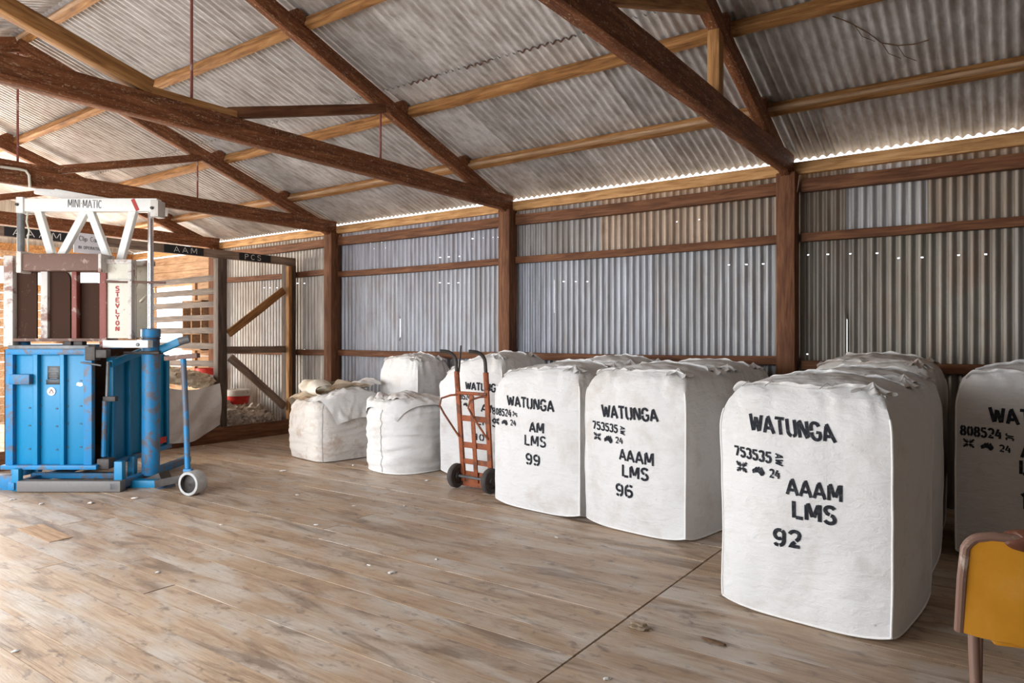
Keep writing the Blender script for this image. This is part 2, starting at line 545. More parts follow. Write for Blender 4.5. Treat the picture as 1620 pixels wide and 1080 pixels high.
GL = {
    'A': (0.62, [[(0.02, 0), (0.24, 0.88)], [(0.27, 1), (0.60, 0)], [(0.17, 0.30), (0.40, 0.30)]]),
    'W': (0.80, [[(0.03, 1), (0.20, 0.02)], [(0.24, 0.05), (0.40, 0.86)], [(0.43, 0.82), (0.57, 0.02)], [(0.61, 0.05), (0.78, 1)]]),
    'T': (0.56, [[(0.0, 0.96), (0.56, 0.96)], [(0.28, 0.86), (0.28, 0)]]),
    'U': (0.58, [[(0.06, 1), (0.06, 0.26)] + arc(0.29, 0.26, 0.23, 0.24, 180, 258, 6), arc(0.29, 0.26, 0.23, 0.24, 282, 360, 6) + [(0.52, 1)]]),
    'N': (0.62, [[(0.06, 0), (0.06, 0.92)], [(0.12, 1), (0.50, 0.02)], [(0.56, 0.08), (0.56, 1)]]),
    'G': (0.60, [arc(0.30, 0.70, 0.24, 0.28, 20, 175, 9) + [(0.06, 0.5)], [(0.06, 0.42), (0.06, 0.3)] + arc(0.30, 0.28, 0.24, 0.27, 180, 360, 9) + [(0.54, 0.44), (0.34, 0.44)]]),
    'L': (0.50, [[(0.07, 1), (0.07, 0)], [(0.17, 0.04), (0.50, 0.04)]]),
    'M': (0.74, [[(0.06, 0), (0.06, 0.90)], [(0.12, 1), (0.34, 0.22)], [(0.40, 0.22), (0.60, 0.95)], [(0.67, 1), (0.67, 0)]]),
    'S': (0.56, [arc(0.28, 0.76, 0.22, 0.22, 25, 190, 10) + [(0.16, 0.56), (0.26, 0.53)], [(0.32, 0.49), (0.42, 0.45)] + arc(0.27, 0.24, 0.23, 0.22, 30, -160, 10)]),
    'P': (0.52, [[(0.06, 0), (0.06, 1)], [(0.12, 0.97)] + arc(0.22, 0.74, 0.26, 0.23, 80, -80, 9) + [(0.12, 0.5)]]),
    'C': (0.56, [arc(0.31, 0.5, 0.25, 0.47, 45, 315, 16)]),
    'I': (0.14, [[(0.07, 0), (0.07, 1)]]),
    'O': (0.58, [arc(0.29, 0.5, 0.23, 0.46, 0, 360, 20)]),
    'R': (0.54, [[(0.06, 0), (0.06, 1)], [(0.10, 0.97)] + arc(0.22, 0.74, 0.24, 0.23, 80, -80, 9) + [(0.10, 0.5)], [(0.24, 0.48), (0.52, 0)]]),
    'E': (0.48, [[(0.46, 0.96), (0.06, 0.96), (0.06, 0.04), (0.48, 0.04)], [(0.08, 0.52), (0.38, 0.52)]]),
    'V': (0.60, [[(0.03, 1), (0.30, 0), (0.57, 1)]]),
    'Y': (0.58, [[(0.03, 1), (0.29, 0.45), (0.55, 1)], [(0.29, 0.45), (0.29, 0)]]),
    'J': (0.46, [[(0.38, 1), (0.38, 0.22)] + arc(0.21, 0.22, 0.17, 0.2, 0, -170, 8)]),
    'a': (0.46, [arc(0.22, 0.28, 0.18, 0.26, 0, 360, 14), [(0.42, 0.55), (0.42, 0)]]),
    'e': (0.46, [[(0.05, 0.28), (0.41, 0.28)] + arc(0.23, 0.28, 0.19, 0.27, 0, 310, 14)]),
    'l': (0.14, [[(0.07, 0), (0.07, 1)]]),
    'i': (0.14, [[(0.07, 0), (0.07, 0.58)], [(0.07, 0.72), (0.07, 0.8)]]),
    'p': (0.46, [[(0.05, 0.55), (0.05, -0.25)], arc(0.24, 0.28, 0.18, 0.26, 0, 360, 14)]),
    'r': (0.30, [[(0.05, 0), (0.05, 0.55)], [(0.05, 0.38), (0.14, 0.52), (0.28, 0.54)]]),
    '.': (0.22, [[(0.11, 0.46), (0.11, 0.56)]]),
    ' ': (0.35, []),
    '0': (0.56, [arc(0.28, 0.5, 0.21, 0.46, 100, 260, 12), arc(0.28, 0.5, 0.21, 0.46, -80, 80, 12)]),
    '1': (0.34, [[(0.05, 0.82), (0.20, 0.97), (0.20, 0)]]),
    '2': (0.56, [arc(0.28, 0.72, 0.22, 0.25, 165, 5, 9) + [(0.47, 0.56), (0.36, 0.40)], [(0.31, 0.33), (0.07, 0.06), (0.52, 0.06)]]),
    '3': (0.54, [arc(0.25, 0.74, 0.21, 0.23, 160, -75, 10), arc(0.25, 0.27, 0.23, 0.25, 75, -160, 10)]),
    '4': (0.58, [[(0.30, 1), (0.04, 0.32), (0.32, 0.32)], [(0.42, 0.72), (0.42, 0)], [(0.40, 0.32), (0.56, 0.32)]]),
    '5': (0.54, [[(0.48, 0.95), (0.10, 0.95), (0.09, 0.56)], [(0.12, 0.56)] + arc(0.25, 0.31, 0.23, 0.29, 80, -155, 11)]),
    '6': (0.56, [arc(0.29, 0.30, 0.20, 0.27, -115, 125, 14), arc(0.29, 0.30, 0.23, 0.28, 235, 180, 5) + [(0.06, 0.58)] + arc(0.29, 0.64, 0.23, 0.34, 180, 100, 7), [(0.32, 0.97), (0.43, 0.94), (0.48, 0.84)]]),
    '7': (0.52, [[(0.03, 0.95), (0.48, 0.95)], [(0.47, 0.86), (0.18, 0)]]),
    '8': (0.54, [arc(0.27, 0.75, 0.18, 0.22, 95, 265, 9), arc(0.27, 0.75, 0.18, 0.22, -85, 85, 9), arc(0.27, 0.26, 0.21, 0.24, 95, 265, 9), arc(0.27, 0.26, 0.21, 0.24, -85, 85, 9)]),
    '9': (0.56, [arc(0.27, 0.70, 0.20, 0.27, 65, 305, 14), arc(0.27, 0.70, 0.23, 0.28, 55, 0, 5) + [(0.50, 0.42)] + arc(0.27, 0.36, 0.23, 0.34, 0, -80, 7), [(0.24, 0.03), (0.13, 0.06), (0.08, 0.16)]]),
}


def lettering(text, quad, surf, width=0.14, gap=0.12, mb=None):
    """quad = (TL, BL, TR, BR) in the surface's own 2-D coordinates; surf maps 2-D to 3-D"""
    mb = mb or MB()
    TL, BL, TR, BR = [Vector(q) for q in quad]
    total = sum(GL[c][0] for c in text) + gap * (len(text) - 1)
    hgt = ((TL - BL).length + (TR - BR).length) / 2
    wid = ((TL - TR).length + (BL - BR).length) / 2
    ax = wid / total
    x = 0.0

    def m2(gx, gy):
        u = gx / total
        return (BL * (1 - u) + BR * u) * (1 - gy) + (TL * (1 - u) + TR * u) * gy
    ht = width * min(hgt, ax * 1.1) / 2
    for c in text:
        gw, strokes = GL[c]
        for st in strokes:
            pts = [m2(x + a, min(max(b, -0.3), 1.0) * 0.94 + 0.03) for a, b in st]
            dense = [pts[0]]
            for p, q in zip(pts, pts[1:]):
                k = max(1, int((q - p).length / 0.018))
                dense += [p + (q - p) * (i / k) for i in range(1, k + 1)]
            vs, fs = [], []
            for i, p in enumerate(dense):
                d = (dense[min(i + 1, len(dense) - 1)] - dense[max(i - 1, 0)])
                d = d.normalized() if d.length > 1e-9 else Vector((1, 0))
                nn = Vector((-d.y, d.x)) * ht
                vs += [surf(p.x + nn.x, p.y + nn.y), surf(p.x - nn.x, p.y - nn.y)]
                if i:
                    fs.append((2 * i - 2, 2 * i - 1, 2 * i + 1, 2 * i))
            mb.add(vs, fs)
        x += gw + gap
    return mb


AUS = [(0.02, 0.45), (0.10, 0.62), (0.22, 0.70), (0.30, 0.84), (0.40, 0.92), (0.47, 0.84), (0.55, 0.97), (0.64, 0.92), (0.60, 0.80), (0.70, 0.72),
       (0.76, 0.98), (0.82, 0.82), (0.88, 0.68), (0.98, 0.48), (0.97, 0.32), (0.86, 0.12), (0.74, 0.06), (0.66, 0.14), (0.60, 0.24), (0.50, 0.34),
       (0.38, 0.33), (0.26, 0.25), (0.14, 0.18), (0.06, 0.20), (0.07, 0.32)]


def shape2d(poly, quad, surf, mb):
    TL, BL, TR, BR = [Vector(q) for q in quad]
    pts = [(BL * (1 - a) + BR * a) * (1 - b) + (TL * (1 - a) + TR * a) * b for a, b in poly]
    cen = sum((p for p in pts), Vector((0, 0))) / len(pts)
    vs = [surf(cen.x, cen.y)] + [surf(p.x, p.y) for p in pts]
    n = len(pts)
    mb.add(vs, [(0, 1 + i, 1 + (i + 1) % n) for i in range(n)])


EMBLEM = [[(0.0, 1), (0.42, 0.55)], [(0.55, 0.42), (1, 0)], [(1, 1), (0.58, 0.56)], [(0.42, 0.40), (0, 0)], [(0.0, 0.72), (0.3, 0.56)], [(1, 0.72), (0.7, 0.56)],
          [(0.0, 0.28), (0.3, 0.44)], [(1, 0.28), (0.7, 0.44)], [(0.3, 1), (0.48, 0.68)], [(0.7, 1), (0.53, 0.68)], [(0.3, 0), (0.47, 0.32)], [(0.7, 0), (0.53, 0.32)]]


def emblem(quad, surf, mb):
    TL, BL, TR, BR = [Vector(q) for q in quad]
    wd = (TR - TL).length * 0.055
    for k, st in enumerate(EMBLEM):
        p, q = [(BL * (1 - a) + BR * a) * (1 - b) + (TL * (1 - a) + TR * a) * b for a, b in st]
        d = (q - p).normalized()
        nn = Vector((-d.y, d.x)) * wd * (1.7 if k < 4 else 0.55)
        mb.add([surf(*(p + nn)), surf(*(p - nn)), surf(*(q - nn)), surf(*(q + nn))], [(0, 1, 2, 3)])


# ------------------------------------------------------------------ the shed: floor, walls, roof
WY, NY, XL, XR = 7.0, -1.28, -14.2, 3.2          # far long wall, near long wall, end walls
RIDGE, SL, EAVE = 2.86, 0.345, 3.165
TX = [-1.725, -4.98, -8.18, -11.2]                # truss and post lines
random.seed(4)


def roofz(y):
    return EAVE + SL * (WY - RIDGE) - SL * abs(y - RIDGE)


# floor of single boards running along the shed
mb = MB()
tones = []
bw = 0.185
y = NY - 0.02
row = 0
while y < WY + 0.05:
    cuts = [XL, -11.9 + random.uniform(-1, 1), -8.6 + random.uniform(-1.2, 1.2), -5.2 + random.uniform(-1.3, 1.3), -1.63, 1.1 + random.uniform(-0.5, 0.5), XR]
    for a, b in zip(cuts, cuts[1:]):
        g = 0.0020
        ge = 0.006 if a == -1.63 or b == -1.63 else 0.002
        dz = random.uniform(-0.0025, 0)
        mb.box((a + ge, y + g, -0.03), (b - ge, y + bw - g, dz))
        tones += [random.random()] * 8
    y += bw
    row += 1
fl = build('floor', mb, FLOOR)
at = fl.data.attributes.new('tone', 'FLOAT', 'POINT')
at.data.foreach_set('value', tones)
tag(fl, kind='structure')
tag(build('floor_underside', MB().box((XL, NY, -0.2), (XR, WY, -0.034)), HOLLOW_SHADE), kind='structure')
tag(build('ground', MB().box((-60, -60, -0.7), (60, 60, -0.6)), GROUNDM), kind='structure')


def corr(mb, axis, u0, u1, v0, v1, n0, amp=0.0125, per=0.0762, phase=0.0, nf=None, holes=(), rows=None, edge0=None):
    """corrugated sheet: u across the corrugations, v along them; nf(v) offsets the surface; holes = [(u, v)]"""
    seg = per / 8
    i0, i1 = int(round(u0 / seg)), int(round(u1 / seg))
    vs_lines = set([v0, v1] + list(rows or []))
    hs = []
    for hu, hv in holes:
        if u0 < hu < u1 and v0 + .01 < hv < v1 - .01:
            hs.append((int(round(hu / seg)), hv))
            vs_lines.update([hv - 0.0055, hv + 0.0055])
    vl = sorted(vs_lines)
    n = i1 - i0 + 1
    vs, fs = [], []
    for v in vl:
        for i in range(i0, i1 + 1):
            u = i * seg
            w = amp * math.cos(2 * math.pi * (u / per) + phase)
            if edge0 and i - i0 < 3:
                u += edge0(v) * (1 - (i - i0) / 3)
            off = n0 + w + (nf(v) if nf else 0)
            if axis == 'wall':
                vs.append((u, off, v))
            elif axis == 'end':
                vs.append((off, u, v))
            else:
                vs.append((u, v, off))
    for j in range(len(vl) - 1):
        mid = (vl[j] + vl[j + 1]) / 2
        for i in range(n - 1):
            if any(abs(mid - hv) < 0.005 and (i + i0) in (hi, hi - 1) for hi, hv in hs):
                continue
            a = j * n + i
            fs.append((a, a + 1, a + 1 + n, a + n))
    mb.add(vs, fs)
    return mb


# nail holes of the long wall that let daylight through
HP = [(1258, 401), (1278, 403), (1310, 402), (1345, 401), (1387, 400), (1421, 408), (1459, 407), (1517, 403), (1559, 402), (1153, 419), (1181, 418),
      (1207, 417), (891, 445), (909, 445), (928, 445), (1070, 350), (1105, 347), (695, 447), (709, 448), (724, 447), (695, 407), (709, 406), (725, 405),
      (746, 377), (763, 376), (778, 375), (787, 375), (585, 384), (603, 383), (591, 393), (609, 392), (500, 392), (512, 392), (522, 391), (418, 455),
      (427, 455), (437, 455), (1277, 560), (1340, 565), (1384, 573), (470, 448), (480, 448), (586, 559), (600, 560), (617, 560), (480, 553)]
HOLES = []
for px, py in HP:
    p = onY(px, py, WY + 0.02)
    HOLES.append((p.x, p.z))

wb = empty('wall_back', (-5.5, WY, 0), kind='structure')
PITCH = 0.633
lowtints = {}
k = 0
x = -11.2
seams = []
sx = -7.59
while sx > -11.2:
    sx -= PITCH
seams = [-11.3]
while sx < XR + 0.6:
    sx += PITCH
    if sx > -11.1:
        seams.append(sx)
rng = random.Random(7)
for i in range(len(seams) - 1):
    a, b = seams[i], seams[i + 1]
    mid = (a + b) / 2
    if mid > XR:
        break
    # lower sheets: bluish zinc in the middle bays, brown stained to the right, pale dusty to the left
    if mid > -1.8:
        tint = rng.choice([(0.23, 0.21, 0.18), (0.27, 0.25, 0.225), (0.22, 0.205, 0.19), (0.29, 0.28, 0.265)])
        ru = rng.choice([0.4, 0.6, 0.5, 0.3])
    elif mid > -3.2:
        tint, ru = (0.33, 0.345, 0.37), 0.3
    elif mid > -8.2:
        tint = rng.choice([(0.38, 0.405, 0.46), (0.36, 0.385, 0.445), (0.39, 0.405, 0.44), (0.35, 0.37, 0.41)])
        ru = rng.choice([0.12, 0.25, 0.35])
    else:
        tint, ru = rng.choice([(0.52, 0.49, 0.45), (0.47, 0.46, 0.45)]), 0.25
    zt = 2.44
    ed = None
    if abs(a + 6.33) < 0.15:
        ed = lambda v: 0.025 + 0.045 * max(0, min(1, (2.05 - v) / 0.6)) if v < 2.3 else 0
    elif abs(a + 6.96) < 0.15:
        ed = lambda v: 0.048 if 1.45 < v < 1.75 else 0
    elif abs(a + 4.42) < 0.15:
        ed = lambda v: 0.026 if 1.7 < v < 2.25 else 0
    elif abs(a + 1.26) < 0.15:
        ed = lambda v: 0.025 if 1.2 < v < 1.65 else 0
    elif abs(a + 9.5) < 0.2:
        ed = lambda v: 0.026 if (0.5 < v < 1.1 or 2.1 < v < 2.3) else 0
    elif a > -11 and a < -8:
        ed = lambda v: 0.022 if 0.3 < v < 1.2 else 0
    m = corr(MB(), 'wall', a, b + 0.02, -0.1, zt, WY + 0.028 + (i % 2) * 0.003, holes=HOLES, rows=[0.3 + 0.3 * q for q in range(7)] + [1.4, 1.5, 1.62, 1.7, 1.76, 2.0, 2.06, 2.25, 2.3], edge0=ed)
    s = build('corrugated_sheet', m, IRON_W, wb, smooth=True, world=True, sharp=60)
    s.color = tint + (ru,)
    # upper sheets lap over the lower ones
    if -3.85 < mid < -2.45:
        tint, ru = (0.46, 0.36, 0.28), 0.55
    elif mid > -1.3 and mid < -0.6:
        tint, ru = (0.40, 0.40, 0.41), 0.1
    elif mid > -2.45:
        tint, ru = (0.26, 0.22, 0.18), 0.5
    elif mid > -5:
        tint, ru = (0.34, 0.33, 0.33), 0.3
    elif mid > -8.2:
        tint, ru = (0.38, 0.40, 0.47), 0.15
    else:
        tint, ru = (0.46, 0.43, 0.39), 0.35
    m = corr(MB(), 'wall', a + 0.01, b + 0.03, 2.40 + (0.012 if i % 3 else 0), 3.07, WY + 0.036 + (i % 2) * 0.003, holes=HOLES)
    s = build('corrugated_sheet', m, IRON_W, wb, smooth=True, world=True, sharp=60)
    s.color = tint + (ru,)

# the far bay of the long wall is boarded and has an open hatch
mb = MB()
z = 0.0
for k in range(22):
    z0, z1 = z, z + 0.138
    if z1 > 3.08:
        break
    if 0.9 < (z0 + z1) / 2 < 2.46:
        mb.box((XL, WY + 0.02, z0), (-13.45, WY + 0.05, z1))
        mb.box((-12.05, WY + 0.02, z0), (-11.25, WY + 0.05, z1))
    else:
        mb.box((XL, WY + 0.02, z0), (-11.25, WY + 0.05, z1))
    z += 0.142
build('wall_boards', mb, T_PALE, wb, world=True)
w1 = empty('window_1', (-12.75, WY, 1.7), kind='structure')
mb = MB()
mb.box((-13.5, WY - 0.02, 0.9), (-13.42, WY + 0.02, 2.5)).box((-12.1, WY - 0.02, 0.9), (-12.0, WY + 0.02, 2.5))
mb.box((-13.5, WY - 0.02, 2.46), (-12.0, WY + 0.02, 2.54)).box((-13.5, WY - 0.03, 0.86), (-12.0, WY + 0.02, 0.93))
build('frame', mb, T_PALE, w1, world=True)

# end walls and near wall
wl = empty('wall_left', (XL, 3, 0), kind='structure')
mb = MB()
z = 0
for k in range(20):
    h = 0.15
    if z + h < 2.46 or z > 2.62:
        g = 0.018 if k % 4 == 2 else 0.006
        mb.box((XL - 0.04, 4.4, z), (XL - 0.015, WY + 0.05, z + h - g))
    mb.box((XL - 0.04, NY, z), (XL - 0.015, -0.4, z + h - 0.006))
    z += h
build('wall_boards', mb, T_PALE, wl, world=True)
mb = MB()
mb.box((XL - 0.03, NY, 2.98), (XL + 0.06, WY, 3.1)).box((XL - 0.01, 4.3, 0), (XL + 0.08, 4.42, 3.0)).box((XL - 0.01, -0.5, 0), (XL + 0.08, -0.38, 3.0))
mb.box((XL - 0.01, 5.7, 0), (XL + 0.08, 5.8, 3.0)).box((XL - 0.01, 4.4, 1.2), (XL + 0.06, WY, 1.3)).box((XL - 0.01, 4.4, 2.3), (XL + 0.06, WY, 2.4))
build('wall_frame', mb, T_GOLD, wl, world=True)
m = MB()
vs, fs = [], []
n = 440
for i in range(n + 1):
    yy = NY + (WY - NY) * i / n
    xx = XL - 0.05 + 0.009 * math.cos(2 * math.pi * yy / 0.0762)
    vs += [(xx, yy, 3.05), (xx, yy, max(3.06, roofz(yy) - 0.02))]
    if i:
        fs.append((2 * i - 2, 2 * i, 2 * i + 1, 2 * i - 1))
m.add(vs, fs)
s = build('corrugated_gable', m, IRON_W, wl, smooth=True, world=True, sharp=60)
s.color = (0.60, 0.56, 0.50, 0.15)

wr = empty('wall_right', (XR, 3, 0), kind='structure')
m = MB()
vs, fs = [], []
for i in range(n + 1):
    yy = NY + (WY - NY) * i / n
    xx = XR + 0.03 + 0.009 * math.cos(2 * math.pi * yy / 0.0762)
    vs += [(xx, yy, -0.1), (xx, yy, roofz(yy) - 0.01)]
    if i:
        fs.append((2 * i - 2, 2 * i, 2 * i + 1, 2 * i - 1))
m.add(vs, fs)
s = build('corrugated_sheet', m, IRON_W, wr, smooth=True, world=True, sharp=60)
s.color = (0.40, 0.38, 0.35, 0.3)

wf = empty('wall_front', (-5, NY, 0), kind='structure')
for a, b, z0, z1 in ((XL, -8.75, -0.1, 3.12), (-8.75, -2.1, 2.65, 3.12), (-2.1, XR, -0.1, 3.12)):
    s = build('corrugated_sheet', corr(MB(), 'wall', a, b, z0, z1, NY - 0.03), IRON_W, wf, smooth=True, world=True, sharp=60)
    s.color = (0.42, 0.40, 0.37, 0.3)

# roof: sheets in two rows on the far slope, one row on the near slope
ce = empty('ceiling', (-5.5, RIDGE, EAVE), kind='structure')
RHOLES = [(onY(925, 218, 5.9).x, 5.9), (onY(1436, 109, 5.95).x, 5.95)]
i = 0
x = XL - 0.1
while x < XR:
    x1 = min(x + 0.762, XR + 0.1)
    for (ya, yb, lift) in ((4.90, 7.035, 0.0), (RIDGE - 0.02, 5.08, 0.014)):
        m = corr(MB(), 'roof', x, x1 + 0.02, ya, yb, (i % 2) * 0.003 + lift, nf=lambda v: roofz(v), rows=[ya + (yb - ya) * q / 4 for q in range(1, 4)])
        s = build('roof_sheet', m, IRON_R, ce, smooth=True, world=True, sharp=60)
        g = rng.uniform(0.54, 0.74)
        s.color = (g, g * 0.975, g * 0.955, rng.choice([0.03, 0.08, 0.15, 0.25]))
    m = corr(MB(), 'roof', x, x1 + 0.02, NY - 0.25, RIDGE + 0.02, (i % 2) * 0.003, nf=lambda v: roofz(v))
    s = build('roof_sheet', m, IRON_R, ce, smooth=True, world=True, sharp=60)
    g = rng.uniform(0.54, 0.74)
    s.color = (g, g * 0.975, g * 0.955, 0.1)
    x = x1
    i += 1
# rust-eaten lap where the upper roof sheets end, above the second purlin
m = MB()
for pa_, pb2 in ((648, 692), (733, 776), (818, 868), (872, 910)):
    d0, d1 = ray(pa_, 112 - (pa_ - 648) * 0.25), ray(pb2, 112 - (pb2 - 648) * 0.25)
    xa, xb = [d.x * 4.90 / d.y for d in (d0, d1)]
    m2 = corr(MB(), 'roof', min(xa, xb), max(xa, xb), 4.893, 4.912, -0.003, nf=lambda v: roofz(v))
    m.add(m2.v, m2.f)
build('rusted_lap_edge', m, RUST, ce, smooth=True, world=True)

# ------------------------------------------------------------------ posts, rails, plates
ORD = ['nearest to the camera', 'second from the camera', 'third from the camera', 'fourth, at the wool bins']
for i, X in enumerate(TX):
    o = timber_obj('wall_post', (X, WY - 0.11, 0), (X, WY - 0.11, 3.0), 0.17, 0.17, T_POST, up=(0, -1, 0), seed=i)
    tag(o, 'square red-brown post on the long iron wall, ' + ORD[i], 'post', 'posts of the long wall')
BAYS = [(-1.61, XR, 'right-hand bay behind the orange chair'), (-4.89, -1.79, 'bay behind the bales stencilled 96 and 99'),
        (-8.09, -5.07, 'bay behind the small sacks and hand trolley'), (-11.11, -8.27, 'bay behind the PCS wool bin'), (XL, -11.3, 'far dim bay past the bins')]
off = [0.0, 0.0, 0.0, 0.05, 0.05]
for i, (a, b, where) in enumerate(BAYS):
    if i < 4:
        for z, h, nm in ((1.24, 0.085, 'lowest'), (2.395 + off[i], 0.08, 'middle'), (2.88, 0.12, 'top')):
            if i == 0 and nm == 'lowest':
                z = 1.20
            o = timber_obj('wall_rail', (a, WY - 0.045, z), (b, WY - 0.045, z), 0.07, h, T_POST if nm == 'top' else T_POST, seed=i * 3 + z, bow=-0.01)
            tag(o, '%s horizontal timber rail of the %s' % (nm, where), 'wall rail', 'rails of the long wall')
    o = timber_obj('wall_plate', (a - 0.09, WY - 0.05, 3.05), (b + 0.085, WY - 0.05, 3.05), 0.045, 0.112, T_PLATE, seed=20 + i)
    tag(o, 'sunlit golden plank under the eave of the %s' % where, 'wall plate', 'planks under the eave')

# ------------------------------------------------------------------ roof purlins and trusses
for yy, nm, lat in ((6.15, 'lowest roof purlin above the long wall, with a pale batten along it', True), (5.17, 'second roof purlin up from the long wall', False),
                    (3.91, 'third roof purlin up from the long wall', False), (2.93, 'ridge purlin at the top of the roof', True)):
    r = empty('roof_purlin', (-5.5, yy, roofz(yy)), 0, nm, 'purlin', 'roof purlins')
    zt = roofz(yy) - 0.014
    upv = Vector((0, SL, 1)).normalized()
    pieces = [XL, -8.1, -1.7, XR]
    for q in range(3):
        timber_obj('beam', (pieces[q] - 0.05, yy, zt - 0.05), (pieces[q + 1] + 0.05, yy, zt - 0.05), 0.075, 0.092, T_GOLD, r, up=upv, seed=yy + q, rough=0.006)
    if lat:
        timber_obj('batten', (XL, yy - 0.055, zt - 0.065), (XR, yy - 0.055, zt - 0.065), 0.03, 0.028, T_PALE, r, up=upv, seed=yy)
for yy in (1.75, 0.5, -0.7):
    r = empty('roof_purlin', (-5.5, yy, roofz(yy)), 0, 'roof purlin on the near slope at %s' % {1.75: 'the ridge side', 0.5: 'mid slope', -0.7: 'the eave side'}[yy], 'purlin', 'roof purlins')
    timber_obj('beam', (XL, yy, roofz(yy) - 0.065), (XR, yy, roofz(yy) - 0.065), 0.075, 0.092, T_GOLD, r, seed=yy)

TW = ['large roof truss nearest the camera over the bales, with an upright timber', 'roof truss over the hand trolley, with a bent pale strut meeting its beam',
      'roof truss above the blue wool press', 'far roof truss behind the white press crosshead']
for i, X in enumerate(TX):
    r = empty('roof_truss', (X, RIDGE, 3.0), 0, TW[i], 'roof truss', 'roof trusses')
    timber_obj('tie_beam', (X, NY, 3.088), (X, WY - 0.06, 3.088), 0.10, 0.178, T_DARK, r, seed=i * 5 + 1, rough=0.006)
    rz = lambda yy: roofz(yy) - 0.112 - 0.075
    timber_obj('rafter', (X + 0.0, WY - 0.02, rz(WY - 0.02)), (X, RIDGE, rz(RIDGE)), 0.085, 0.145, T_DARK, r, seed=i * 5 + 2)
    timber_obj('rafter', (X + 0.0, NY + 0.02, rz(NY + 0.02)), (X, RIDGE, rz(RIDGE)), 0.085, 0.145, T_DARK, r, seed=i * 5 + 3)
    timber_obj('strut', (X, 3.16, 3.20), (X, 4.82, rz(4.82) - (0.05 if i else -0.04)), 0.085, 0.085, (T_GOLD, T_POST, T_DARK, T_DARK)[i], r, seed=i * 5 + 4)  # gold on the nearest truss paints its lit look into the timber
    timber_obj('strut', (X, 2.56, 3.22), (X, 0.9, rz(0.9) - 0.05), 0.095, 0.11, T_GOLD if i == 1 else T_DARK, r, seed=i * 5 + 5)  # gold on the second truss puts the light from below into the colour
    timber_obj('straining_piece', (X, 2.50, 3.20), (X, 3.22, 3.20), 0.09, 0.055, T_GOLD if i == 1 else T_DARK, r, seed=i)
    build('tie_rod', MB().tube([(X, RIDGE + 0.01, 3.15), (X, RIDGE + 0.01, rz(RIDGE))], 0.011, 8), RED_E, r, smooth=True, world=True)
    if i == 0:
        timber_obj('upright', (X + 0.0, 4.92, 3.16), (X + 0.0, 4.92, rz(4.92)), 0.10, 0.085, T_GOLD, r, up=(1, 0, 0), seed=77)
    else:
        build('tie_rod', MB().tube([(X, 4.79, 3.15), (X, 4.79, rz(4.79))], 0.010, 8), RED_E, r, smooth=True, world=True)
    for yy in (6.15, 5.17, 3.91):
        mbk = MB()
        z0 = roofz(yy) - 0.112
        mbk.add([(X - 0.04, yy - 0.22, z0 - 0.01 + SL * 0.22), (X + 0.04, yy - 0.22, z0 - 0.01 + SL * 0.22), (X + 0.04, yy - 0.045, z0 + SL * 0.045), (X - 0.04, yy - 0.045, z0 + SL * 0.045),
                 (X - 0.04, yy - 0.12, z0 + 0.10 + SL * 0.1), (X + 0.04, yy - 0.12, z0 + 0.10 + SL * 0.1), (X + 0.04, yy - 0.045, z0 + 0.10 + SL * 0.045), (X - 0.04, yy - 0.045, z0 + 0.10 + SL * 0.045)],
                [(3, 2, 1, 0), (4, 5, 6, 7), (0, 1, 5, 4), (1, 2, 6, 5), (2, 3, 7, 6), (3, 0, 4, 7)])
        build('cleat', mbk, T_DARK, r, world=True)
# ------------------------------------------------------------------ wool bales
def bale_fn(w, d, H, seed, bulge=0.05, slump=0.0, taper=0.02, crumple=1.0):
    def fn(a, b, c):
        pr = max(0.0, math.sin(math.pi * min(1, max(0, 0.04 + c * 0.93)))) ** 0.75
        t = max(0.0, (c - 0.80) / 0.20)
        x = a * w / 2 * (1 - taper * (1 - c)) + (a * bulge * 0.55 * pr * max(0.0, 1 - b * b))
        y = b * d / 2 * (1 - taper * (1 - c)) + (b * bulge * pr * max(0.0, 1 - a * a) ** 0.8)
        k = 1 - 0.085 * t * t
        x *= k
        y *= k
        e = max(abs(a), abs(b))
        z = H * c
        z += (1 - c) ** 3 * (0.010 * e ** 6 + 0.035 * (a * b) ** 4)
        z += t * (0.055 * (1 - a * a) * (1 - b * b) - 0.045 * e ** 8 - 0.035 * (a * b) ** 6)
        z -= slump * c ** 3 * ((1 - a) / 2) ** 2
        p = Vector((x, y, z))
        low = noise.noise(Vector((a * 1.6 + seed * 7, b * 1.6, c * 2.1))) * 0.016 + noise.noise(Vector((a * 3.1 + seed * 5, b * 3.1, c * 6.5))) * 0.006
        hi = noise.noise(Vector((a * 9 + b * 9 + seed * 3, seed, c * 1.5))) * 0.012 * t * crumple
        tp = noise.noise(Vector((a * 5 + seed, b * 5, seed * 2.0))) * 0.016 * crumple if c > 0.999 else 0
        fade = min(1, (c * 12)) if c < 0.1 else 1
        nrm = Vector((a ** 5, b ** 5, 0))
        if nrm.length > 1e-6:
            nrm = nrm.normalized()
        p += nrm * (low + hi) * fade
        p.z += tp * (1 - e ** 4)
        return p
    return fn


